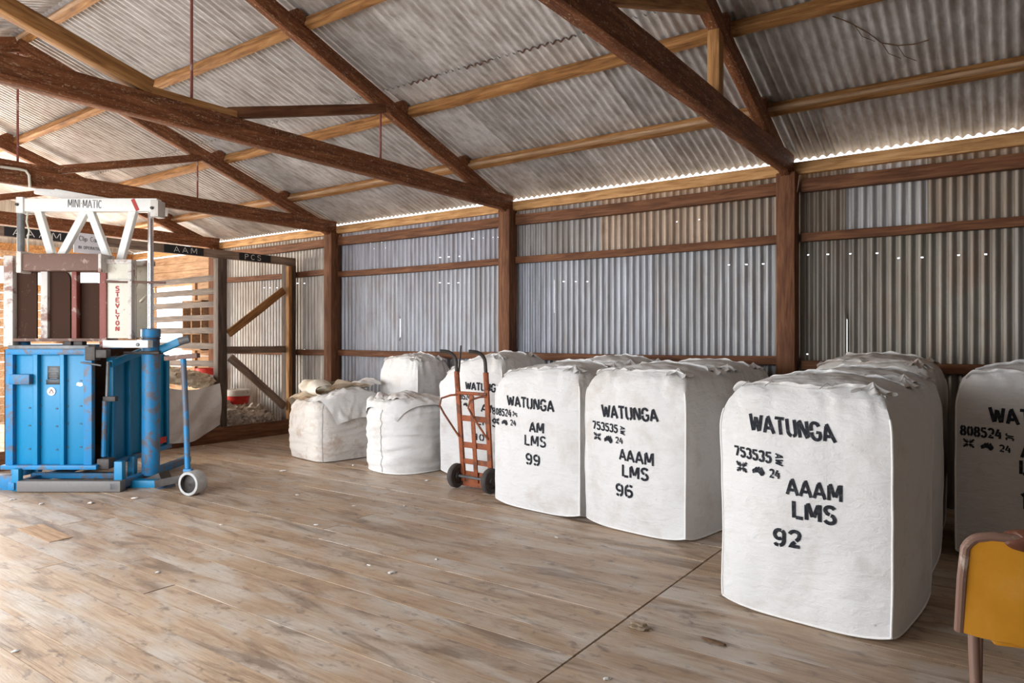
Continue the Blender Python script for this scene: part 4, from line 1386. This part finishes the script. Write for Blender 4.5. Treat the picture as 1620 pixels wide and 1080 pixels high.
P('hinge_rod', MB().tube([L(171, 572, 6.82), L(169, 630, 6.82)], 0.016, 10), STEEL, smooth=True)
P('hinge_rod', MB().tube([L(166, 634, 6.82), L(164, 722, 6.82)], 0.024, 10), BLUE_W, smooth=True)
P('hinge_clamp', lbox(MB(), 162, 627, 182, 635, 6.80, 0.06), DARKST)
P('hinge_foot', lbox(MB(), 153, 726, 172, 742, 6.72, 0.12), DARKST)

# base
P('base_beam', lbox(MB(), 26, 761, 190, 778, 6.60, 0.10), painted('worn_base_paint', (0.16, 0.15, 0.145), (0.01, 0.19, 0.46), 0.35, 0.5, scale=3))
P('base_beam', lbox(MB(), 50, 748, 190, 757, 6.98, 0.07), BLUE_W)
P('base_beam', lbox(MB(), -20, 752, 22, 776, 6.72, 0.12), BLUE_W)
P('base_beam', lbox(MB(), 192, 760, 245, 775, 6.82, 0.12), BLUE)
P('base_beam', MB().box((L(178, 0, 6.65).x, 6.6 - PZ0, 0.02), (L(192, 0, 6.65).x, 8.1 - PZ0, 0.09)), BLUE_W)
P('base_beam', MB().box((L(18, 0, 6.65).x, 6.6 - PZ0, 0.02), (L(28, 0, 6.65).x, 8.1 - PZ0, 0.09)), BLUE_W)
for a_, b_, t_, bt, Z in ((18, 29, 742, 777, 6.62), (180, 193, 730, 778, 6.66), (201, 212, 722, 764, 7.2), (48, 60, 742, 760, 7.2)):
    P('leg', lbox(MB(), a_, t_, b_, bt, Z, 0.07), BLUE)
P('foot_plate', MB().bar(L(236, 763, 7.0), L(262, 752, 7.0), 0.2, 0.10), DARKST)
P('foot_bracket', MB().bar(L(246, 780, 6.75), L(276, 768, 6.9), 0.06, 0.07), painted('blue_grey_bracket_paint', (0.06, 0.11, 0.19), (0.09, 0.08, 0.08), 0.5, 0.5))

# hydraulic cylinders and rods
for side, px, Z in (('r', 238.5, 7.12), ('l', 33, 7.12)):
    x = L(px, 500, Z).x
    cy = P('cylinder', MB().lathe([(0.0, 0.07), (0.084, 0.07), (0.084, 1.46), (0.092, 1.465), (0.092, 1.54), (0.075, 1.55), (0, 1.55)], (x, Z - PZ0, 0), n=32), BLUE_W, smooth=True)
    P('clamp_ring', MB().lathe([(0.086, 1.29), (0.10, 1.29), (0.10, 1.325), (0.086, 1.325)], (x, Z - PZ0, 0), n=32), DARKST, cy, smooth=True)
    P('clamp_ring', MB().lathe([(0.086, 1.44), (0.095, 1.44), (0.095, 1.455), (0.086, 1.455)], (x, Z - PZ0, 0), n=32), DARKST, cy, smooth=True)
    P('rod', MB().lathe([(0.027, 1.54), (0.027, 2.78)] if side == 'r' else [(0.034, 1.54), (0.034, 2.76)], (x, Z - PZ0, 0), n=24), CHROME if side == 'r' else STEEL, smooth=True)
P('clamp_bar', MB().tube([L(196, 558, 7.0), L(252, 558, 7.0)], 0.013, 8), DARKST, smooth=True)
arm = P('side_arm', MB().bar(L(247, 556, 7.15), L(289, 538, 7.15), 0.06, 0.075), BLUE)
P('arm_knob', MB().lathe([(0, -0.05), (0.04, -0.05), (0.04, 0.05), (0, 0.05)], L(291, 538, 7.15), axis=(1, 0.3, 0.3), n=16), STEEL, arm, smooth=True)

# white crosshead with its braces
ZB = 7.06
cb = P('crosshead', MB().box(tuple(L(26, 334, ZB)), tuple(L(248, 313.5, ZB) + Vector((0, 0.10, 0)))), WHITE)
for a_, b_, t_, bt in ((25, 36, 311, 336), (237.5, 250, 316, 342)):
    P('end_bracket', lbox(MB(), a_, t_, b_, bt, ZB - 0.02, 0.15), RUSTW if a_ > 100 else WHITE, cb)
    P('bolt', MB().lathe([(0, -0.02), (0.016, -0.02), (0.016, 0.0)], L((a_ + b_) / 2 - 3, (t_ + bt) / 2, ZB - 0.02), axis=(0, 1, 0), n=10), DARKST, cb)
surf = lambda x, z: Vector((x, ZB - PZ0 - 0.004, z))
q = [L(px, py, ZB) for px, py in ((107.5, 314.5), (107.5, 328), (161, 316.5), (161, 330))]
build('maker_lettering', lettering('MINI.MATIC', [(p.x, p.z) for p in q], surf, 0.085, 0.10), GREYINK, cb)
build('red_stripe', MB().bar(L(210, 315, ZB) + Vector((0, -0.003, 0)), L(218, 333, ZB) + Vector((0, -0.003, 0)), 0.004, 0.035), REDINK, cb)
for (ax, ay), (bx, by), nm in (((61, 331), (82, 402), 0), ((137, 332), (98, 404), 1), ((143, 332), (172, 410), 2), ((213, 330), (191, 412), 3)):
    P('brace', MB().bar(L(ax, ay, ZB + 0.05), L(bx, by, ZB + 0.05), 0.07, 0.062, up=(0, 1, 0)), WHITE)
P('rear_rail', MB().bar(L(55, 300, 7.27), L(266, 336, 7.75), 0.05, 0.085), WHITE)
P('hose', MB().tube([L(44, 335, 7.0), L(42, 350, 6.98), L(46, 365, 6.98), L(43.5, 380, 6.98), L(44, 398, 6.98)], 0.008, 6), CREAM, smooth=True)

# ram head and upper chamber
P('ram_head', lbox(MB(), 27, 401, 158, 428, 6.85, 0.22), RUST)
P('ram_edge', lbox(MB(), 25, 397, 33, 431, 6.83, 0.24), RUSTW)
P('ram_edge', lbox(MB(), 155, 401, 160, 430, 6.83, 0.24), RUSTW)
ZU = 6.92
P('corner_post', lbox(MB(), 5, 404, 20, 548, ZU, 0.09), RUSTW)
P('guide_post', lbox(MB(), 64, 425, 75, 536, ZU + 0.02, 0.07), RUSTW)
P('guide_post', lbox(MB(), 113, 425, 121, 540, ZU + 0.02, 0.07), RED_E)
P('guide_post', lbox(MB(), 157, 405, 168, 552, ZU, 0.08), RED_E)


def arched(mb, px0, px1, pt, pb, Z, depth, rnd=(14, 14), hole=False):
    a0, b0 = L(px0, pb, Z), L(px1, pt, Z)
    rl, rr = rnd[0] / FPX * Z, rnd[1] / FPX * Z
    pts = [(a0.x, a0.z), (b0.x, a0.z)]
    pts += [(b0.x - rr + rr * math.cos(t), b0.z - rr + rr * math.sin(t)) for t in [math.pi / 2 * i / 6 for i in range(7)]]
    pts += [(a0.x + rl + rl * math.cos(t), b0.z - rl + rl * math.sin(t)) for t in [math.pi / 2 + math.pi / 2 * i / 6 for i in range(7)]]
    n = len(pts)
    mb.add([(x, a0.y, z) for x, z in pts] + [(x, a0.y + depth, z) for x, z in pts],
           [tuple(range(n)), tuple(range(2 * n - 1, n - 1, -1))] + [(i, i + n, (i + 1) % n + n, (i + 1) % n) for i in range(n)])
    return mb


P('press_plate', arched(MB(), 19, 58, 423, 535, ZU + 0.06, 0.02, (16, 3)), RUST_D, bevel=0)
P('press_plate', arched(MB(), 75, 111, 427, 535, ZU + 0.06, 0.02, (4, 16)), RUST_D, bevel=0)
P('press_plate', arched(MB(), 121, 158, 447, 537, ZU + 0.10, 0.02, (2, 4)), RUST_D, bevel=0)
mb = MB()
lbox(mb, 18, 418, 60, 426, ZU + 0.08, 0.02)
lbox(mb, 74, 420, 116, 430, ZU + 0.08, 0.02)
lbox(mb, 108, 430, 115, 535, ZU + 0.085, 0.02)
P('plate_backing', mb, CREAM, bevel=0.002)
P('plate_sill', lbox(MB(), 20, 535, 160, 540, ZU, 0.3), RUST)
P('pivot', lbox(lbox(MB(), 100, 538, 112, 551, ZU + 0.02, 0.08), 116, 540, 130, 552, ZU, 0.08), DARKST)
P('under_tray', lbox(MB(), 20, 545, 145, 553, ZU + 0.2, 0.6), BLUE_W)
pn = P('name_panel', lbox(MB(), 168, 416, 203, 535, ZU + 0.02, 0.05), CREAM)
P('panel_frame', lbox(lbox(lbox(MB(), 202, 414, 208, 536, ZU, 0.07), 166, 410, 208, 417, ZU, 0.1), 168, 441.5, 206, 444.5, ZU - 0.01, 0.04), RUSTW, pn)
surf2 = lambda x, z: Vector((x, ZU - PZ0 + 0.016, z))
mb = MB()
for k, chh in enumerate('STEVLYON'):
    t0 = 452.5 + k * 9.1
    q = [L(px, py, ZU) for px, py in ((181.2, t0), (181.2, t0 + 7.3), (187, t0), (187, t0 + 7.3))]
    lettering(chh, [(p.x, p.z) for p in q], surf2, 0.26, mb=mb)
build('maker_lettering', mb, REDINK, pn)
pn2 = P('rear_panel', lbox(MB(), 213, 420, 238, 534, ZU + 0.45, 0.05), CREAM)
P('panel_frame', lbox(lbox(MB(), 211, 412, 240, 420, ZU + 0.42, 0.08), 210, 420, 215, 536, ZU + 0.44, 0.06), RUSTW, pn2)
P('panel_brace', MB().bar(L(204, 478, ZU + 0.1), L(217, 446, ZU + 0.4), 0.025, 0.025), CREAM)
P('panel_brace', MB().bar(L(222, 478, ZU + 0.35), L(238, 462, ZU + 0.3), 0.025, 0.025), CREAM)
P('lever', MB().tube([L(166, 445, ZU - 0.03), L(262, 447, ZU + 0.1)], 0.012, 8), RUST, smooth=True)
P('base_channel', lbox(MB(), 162, 538, 234, 550, ZU - 0.03, 0.1), WHITE)
P('channel_bolt', MB().lathe([(0, -0.012), (0.018, -0.012), (0.018, 0)], L(218, 545, ZU - 0.03), axis=(0, 1, 0), n=12), STEEL)

# towing handle with its wheel
tb = MB().tube([L(290, 566, 6.72), L(294, 650, 6.66), L(297, 745, 6.60)], 0.026, 14)
th = P('tow_handle', tb, BLUE_W, smooth=True)
P('cross_handle', MB().bar(L(262, 567, 6.78), L(314, 562, 6.66), 0.05, 0.045), RUST, th)
P('yoke', MB().bar(L(253, 764, 6.78), L(300, 754, 6.60), 0.12, 0.07), DARKST, th)
P('yoke', lbox(MB(), 289, 742, 302, 766, 6.56, 0.06), BLUE_W, th)
wc = L(306, 763, 6.52)
whl = P('wheel', MB().lathe([(0.085, -0.06), (0.108, -0.06), (0.111, -0.05), (0.111, 0.06), (0.108, 0.07), (0.085, 0.07)], wc, axis=(-0.30, -0.95, 0), n=36), PALEWHEEL, smooth=True)
P('hub', MB().lathe([(0, -0.05), (0.03, -0.05), (0.034, -0.03), (0.086, -0.022), (0.086, 0.022), (0.034, 0.03), (0, 0.05)], wc, axis=(-0.30, -0.95, 0), n=36), DARKST, whl, smooth=True)

# ------------------------------------------------------------------ wool bins at the far end
BX = -9.1
SGN = empty('sign_beam', (BX, 5, 2.63), 0, 'long grey-brown beam over the wool bins with painted grade signs', 'beam')
timber_obj('beam', (BX, 1.9, 2.635), (BX, 6.93, 2.635), 0.06, 0.115, T_GREY, SGN, seed=4)


def xsign(text, px0, px1, fx0, fx1, par):
    a, b = onX(px0, 400, BX + 0.04), onX(px1, 400, BX + 0.04)
    o = build('sign_panel', MB().box((BX + 0.031, a.y, 2.583), (BX + 0.041, b.y, 2.688)), BLACKB, par, world=True)
    c, d = onX(fx0, 400, BX + 0.04), onX(fx1, 400, BX + 0.04)
    m = lettering(text, [(c.y, 2.675), (c.y, 2.597), (d.y, 2.675), (d.y, 2.597)], lambda x, z: Vector((BX + 0.044, x, z)), 0.10, 0.3)
    build('lettering', m, CHALK, o, world=True)


xsign('AAAM', 7, 106, 20, 97, SGN)
xsign('AAM', 260, 322, 275, 312, SGN)
xsign('PCS', 379, 428, 387, 413, SGN)
a, b = onX(117, 385, BX + 0.06), onX(169, 385, BX + 0.06)
z1, z0 = onX(140, 369.5, BX + 0.06).z, onX(140, 401, BX + 0.06).z
cs = empty('notice_card', (BX + 0.05, a.y, z0), 0, 'pale printed card hung on the bin beam behind the press', 'sign')
build('card', MB().box((BX + 0.045, a.y, z0), (BX + 0.055, b.y, z1)), PAPER, cs, world=True)
sf = lambda x, z: Vector((BX + 0.058, x, z))
c, d = onX(125, 380, BX + 0.06).y, onX(160, 380, BX + 0.06).y
hh = z1 - z0
build('lettering', lettering('Clip Care', [(c, z0 + hh * 0.86), (c, z0 + hh * 0.60), (d, z0 + hh * 0.86), (d, z0 + hh * 0.60)], sf, 0.10, 0.1), GREYINK, cs, world=True)
c, d = onX(124, 380, BX + 0.06).y, onX(163, 380, BX + 0.06).y
build('lettering', lettering('IN OPERATION', [(c, z0 + hh * 0.36), (c, z0 + hh * 0.20), (d, z0 + hh * 0.36), (d, z0 + hh * 0.20)], sf, 0.13, 0.12), GREYINK, cs, world=True)

pa, pb_ = onX(348.5, 600, BX).y, onX(457, 600, BX).y
tag(timber_obj('bin_post', (BX, pa, 0), (BX, pa, 2.575), 0.14, 0.12, T_OLD, up=(1, 0, 0), seed=1), 'dark weathered post between the two wool bins', 'post')
tag(timber_obj('bin_post', (BX, pb_, 0), (BX, pb_, 2.575), 0.16, 0.15, T_OLD, up=(1, 0, 0), seed=2), 'thick brown bin post beside the iron wall', 'post')
tag(timber_obj('bin_post', (BX + 0.115, onX(450, 600, BX).y, 0.215), (BX + 0.115, onX(450, 600, BX).y, 2.55), 0.06, 0.07, T_GOLD, up=(1, 0, 0), seed=3), 'slim pale upright fixed to the side of the thick bin post', 'post')
tag(timber_obj('bin_kickboard', (BX + 0.10, 2.2, 0.105), (BX + 0.10, 6.9, 0.105), 0.04, 0.21, T_POST, seed=5), 'low board across the front of the wool bins on the floor', 'board')
z = onX(400, 553, BX).z
tag(timber_obj('bin_rail', (BX, pa + 0.075, z), (BX, pb_ - 0.085, z), 0.04, 0.10, T_GREY, seed=6), 'level rail across the PCS bin at mid height', 'rail')
tag(timber_obj('bin_brace', onX(361.5, 528, BX + 0.045), onX(449, 459, BX + 0.045), 0.04, 0.11, T_GOLD, seed=7), 'slanting brace rising to the right above the PCS bin rail', 'brace')
tag(timber_obj('bin_brace', onX(364, 565, BX + 0.045), onX(450, 643, BX + 0.045), 0.04, 0.11, T_GREY, seed=8), 'slanting brace falling to the right below the PCS bin rail', 'brace')
DV = empty('slatted_divider', (-10.3, pa, 0), 0, 'open slatted partition of grey boards between the wool bins', 'partition')
for k, py in enumerate((443, 463, 483, 503, 523, 547, 574)):
    zz = onY(300, py, pa).z
    timber_obj('slat', (BX - 0.09, pa, zz), (-12.6, pa + 0.02, zz + (k % 3 - 1) * 0.015), 0.025, 0.085, T_OLD, DV, seed=30 + k, rough=0.008)
timber_obj('back_post', (-12.5, pa + 0.05, 0), (-12.5, pa + 0.05, 2.6), 0.1, 0.1, T_GREY, DV, up=(1, 0, 0), seed=41)
# pigeonhole shelf on the boarded wall, seen through the slats
sh = empty('pigeonhole_shelf', (-11.8, 6.8, 0), 0, 'pale box shelf with dark pigeonholes on the boarded wall, seen through the slats', 'shelf')
mb = MB()
zz0, zz1 = 1.25, 2.10
mb.box((-12.0, 6.72, zz0), (-11.4, 6.74, zz0 + 0.02))
for xx in (-12.0, -11.72, -11.42):
    mb.box((xx, 6.74, zz0), (xx + 0.03, 6.98, zz1))
for k in range(4):
    zz = zz0 + (zz1 - zz0) * k / 3
    mb.box((-12.0, 6.74, zz - 0.012), (-11.39, 6.98, zz + 0.012))
build('shelf_frame', mb, T_PALE, sh, world=True)
build('shelf_back', MB().box((-11.97, 6.95, zz0), (-11.42, 6.975, zz1)), HOLLOW_SHADE, sh, world=True)

# open wool pack hanging over the front of the left bin, fleece heaped in it
ya, yb = onX(236, 600, BX + 0.07).y, onX(343, 600, BX + 0.07).y
OP = empty('open_wool_pack', (BX - 0.4, (ya + yb) / 2, 0), 0, 'open white wool pack hanging over the bin board, full of fleece', 'wool pack')


def hang(u, v):
    yy = ya + (yb - ya) * u
    ztop = 0.86 - 0.10 * math.sin(math.pi * u * 0.9)
    zbot = 0.055 + 0.20 * max(0, (u - 0.55) / 0.45) ** 1.3 + 0.02 * (1 - u)
    z = ztop + (zbot - ztop) * v
    f = 0.02 * noise.noise(Vector((u * 6 + v * 3, v * 2, 4))) + 0.018 * math.sin((u * 1.2 + v * 0.9) * 9) * v * u
    return Vector((BX + 0.145 + f + 0.04 * math.sin(math.pi * v), yy, z))


build('hanging_side', MB().grid(hang, 40, 34), CLOTH, OP, smooth=True, world=True, sharp=80)
mb = MB()
mb.box((BX - 0.75, ya + 0.02, 0.01), (BX - 0.08, yb - 0.12, 0.72))
build('pack', mb, CLOTH_D, OP, world=True, bevel=0.04)
mb = MB().grid(lambda u, v: Vector((BX - 0.1 - 0.25 * v + 0.1 * u, yb - 0.42 + 0.47 * u, 0.98 - 0.11 * u + 0.05 * math.sin(v * 5 + u * 6) + 0.03 * v)), 20, 8)
build('loose_corner', mb, CLOTH, OP, smooth=True, world=True, sharp=80)
rg = random.Random(3)
mb = MB()
for k in range(46):
    u, v = rg.random(), rg.random()
    yy = ya + 0.08 + (yb - ya - 0.14) * u
    xx = BX - 0.66 + 0.64 * v
    zz = 0.80 + 0.16 * math.sin(math.pi * min(1, 0.15 + u * 0.8)) * math.sin(math.pi * (0.25 + 0.6 * v)) + rg.uniform(-0.02, 0.05)
    mb.lump((xx, yy, zz), rg.uniform(0.07, 0.13), k, 3, 0.5, 2.5, (1, 1.2, 0.75))
tag(build('fleece_heap', mb, WOOL, smooth=True), 'cream fleece heaped in the open wool pack', 'fleece', kind='stuff')
mb = MB()
for k in range(70):
    u, v = rg.random(), rg.random()
    yy = pa + 0.25 + (pb_ - pa - 0.46) * u
    xx = BX - 1.25 + 1.15 * v
    zz = 0.08 + (0.42 - 0.12 * u) * (1 - 0.55 * v * v) * rg.uniform(0.5, 1.0)
    mb.lump((xx, yy, zz), rg.uniform(0.09, 0.16), 100 + k, 3, 0.55, 2.6, (1, 1.1, 0.8))
tag(build('wool_heap', mb, WOOL_G, smooth=True), 'grey-cream loose wool piled on the floor of the PCS bin', 'fleece', kind='stuff')
bp = onX(376, 640, -9.95)
bk = empty('bucket', (bp.x, bp.y, 0.36), 0, 'white-lidded red tub standing in the wool of the PCS bin', 'bucket')
build('tub', MB().lathe([(0.15, 0), (0.19, 0.20), (0.0, 0.20)], n=24), REDPL, bk, smooth=True)
build('lid', MB().lathe([(0.195, 0.19), (0.2, 0.2), (0.2, 0.27), (0.18, 0.285), (0, 0.285)], n=24), RUSTW, bk, smooth=True)
rb = onY(326, 590, 6.5)
o = build('red_tub', MB().lathe([(0.0, 0), (0.15, 0), (0.17, 0.24), (0.16, 0.24), (0.14, 0.02), (0, 0.02)], (rb.x, rb.y, 0.72), n=20), REDPL, smooth=True)
tag(o, 'red plastic tub half hidden behind the open wool pack', 'tub')
tag(build('tub_crate', MB().box((rb.x - 0.22, rb.y - 0.2, 0), (rb.x + 0.22, rb.y + 0.2, 0.72)), T_PALE), 'plain wooden box under the red tub behind the slats', 'box')

# conduit on the third truss, above the press
cd = build('conduit_pipe', MB().tube([onX(-20, 261, TX[2] + 0.07), onX(30, 267.5, TX[2] + 0.07), onX(41, 270, TX[2] + 0.07), onX(46, 277, TX[2] + 0.07), onX(47.5, 296, TX[2] + 0.07)], 0.013, 8), CREAM, smooth=True)
tag(cd, 'thin pale conduit bent down the beam above the wool press', 'pipe')

# dry vine on the roof iron at the upper right
vp = []
for px, py in ((1317, 26), (1335, 32), (1352, 40), (1375, 53), (1395, 68), (1420, 72), (1445, 70), (1470, 63)):
    d = ray(px, py)
    t = (roofz(WY) + SL * WY - EYE - 0.02) / (d.z + SL * d.y)
    vp.append(EYEP + d * t)
mb = MB().tube(vp, 0.004, 6)
for k in (2, 4, 5):
    mb.tube([vp[k], vp[k] + Vector((0.03, 0.12, -0.045)), vp[k] + Vector((0.10, 0.2, -0.07))], 0.0025, 5)
tag(build('dry_vine', mb, TWIGM, smooth=True), 'thin dry vine tendril under the roof iron at upper right', 'vine')

# ------------------------------------------------------------------ floor bits
q = [onZ(px, py, 0.004) for px, py in ((26, 836), (78, 857), (114, 849), (67, 828))]
mb = MB()
mb.add(q + [p - Vector((0, 0, 0.004)) for p in q], [(0, 1, 2, 3), (7, 6, 5, 4), (0, 4, 5, 1), (1, 5, 6, 2), (2, 6, 7, 3), (3, 7, 4, 0)])
tag(build('floor_patch', mb, T_PALE), 'pale square patch let into the floorboards in front of the press', 'patch')
spots = [(584, 894, 1), (620, 906, 1.6), (143, 796, 2.0), (213, 788, 1.6), (66, 797, 1.4), (280, 762, 1.2), (20, 790, 1.5), (322, 706, 1.3), (448, 745, 2), (559, 736, 1.4), (598, 745, 1.2), (380, 727, 1.2), (470, 783, 1.2),
         (676, 760, 1.4), (405, 700, 1.3), (560, 800, 1), (640, 800, 1), (350, 830, 1), (25, 1030, 1), (880, 850, 1), (960, 1074, 1), (690, 885, 1), (500, 830, 1), (250, 905, 1)]
proto = None
for k, (px, py, s) in enumerate(spots):
    p = onZ(px, py, 0)
    if proto is None:
        proto = build('wool_scrap', MB().lump((0, 0, 0.006), 0.018, 4, 2, 0.6, 2.5, (1.4, 1.0, 0.5)), WOOL_W, smooth=True)
        o = proto
    else:
        o = proto.copy()
        C.objects.link(o)
    o.location = (p.x, p.y, 0.0)
    o.rotation_euler = (0, 0, k * 1.3)
    o.scale = (s * 0.75, s * 0.6, s * 0.45)
    tag(o, 'small scrap of white wool lying on the floorboards', 'wool scrap', 'wool scraps on the floor')
bark = [(1006, 992), (1125, 1014)]
o = build('dung_pellet', MB().lump((0, 0, 0.008), 0.035, 9, 3, 0.6, 2.2, (1.6, 0.9, 0.4)), plain('pale_brown_crumb', (0.30, 0.22, 0.15), 0.9), smooth=True)
o.location = onZ(1012, 993, 0)
tag(o, 'pale brown crumbly clod on the floor before the 92 bale', 'clod')
o = build('bark_chip', MB().lump((0, 0, 0.004), 0.04, 12, 3, 0.4, 2.2, (1.6, 0.45, 0.15)), TWIGM, smooth=True)
o.location = onZ(1130, 1016, 0)
o.rotation_euler = (0, 0, -0.2)
tag(o, 'dark flat bark chip on the floor in front of the 92 bale', 'bark chip')
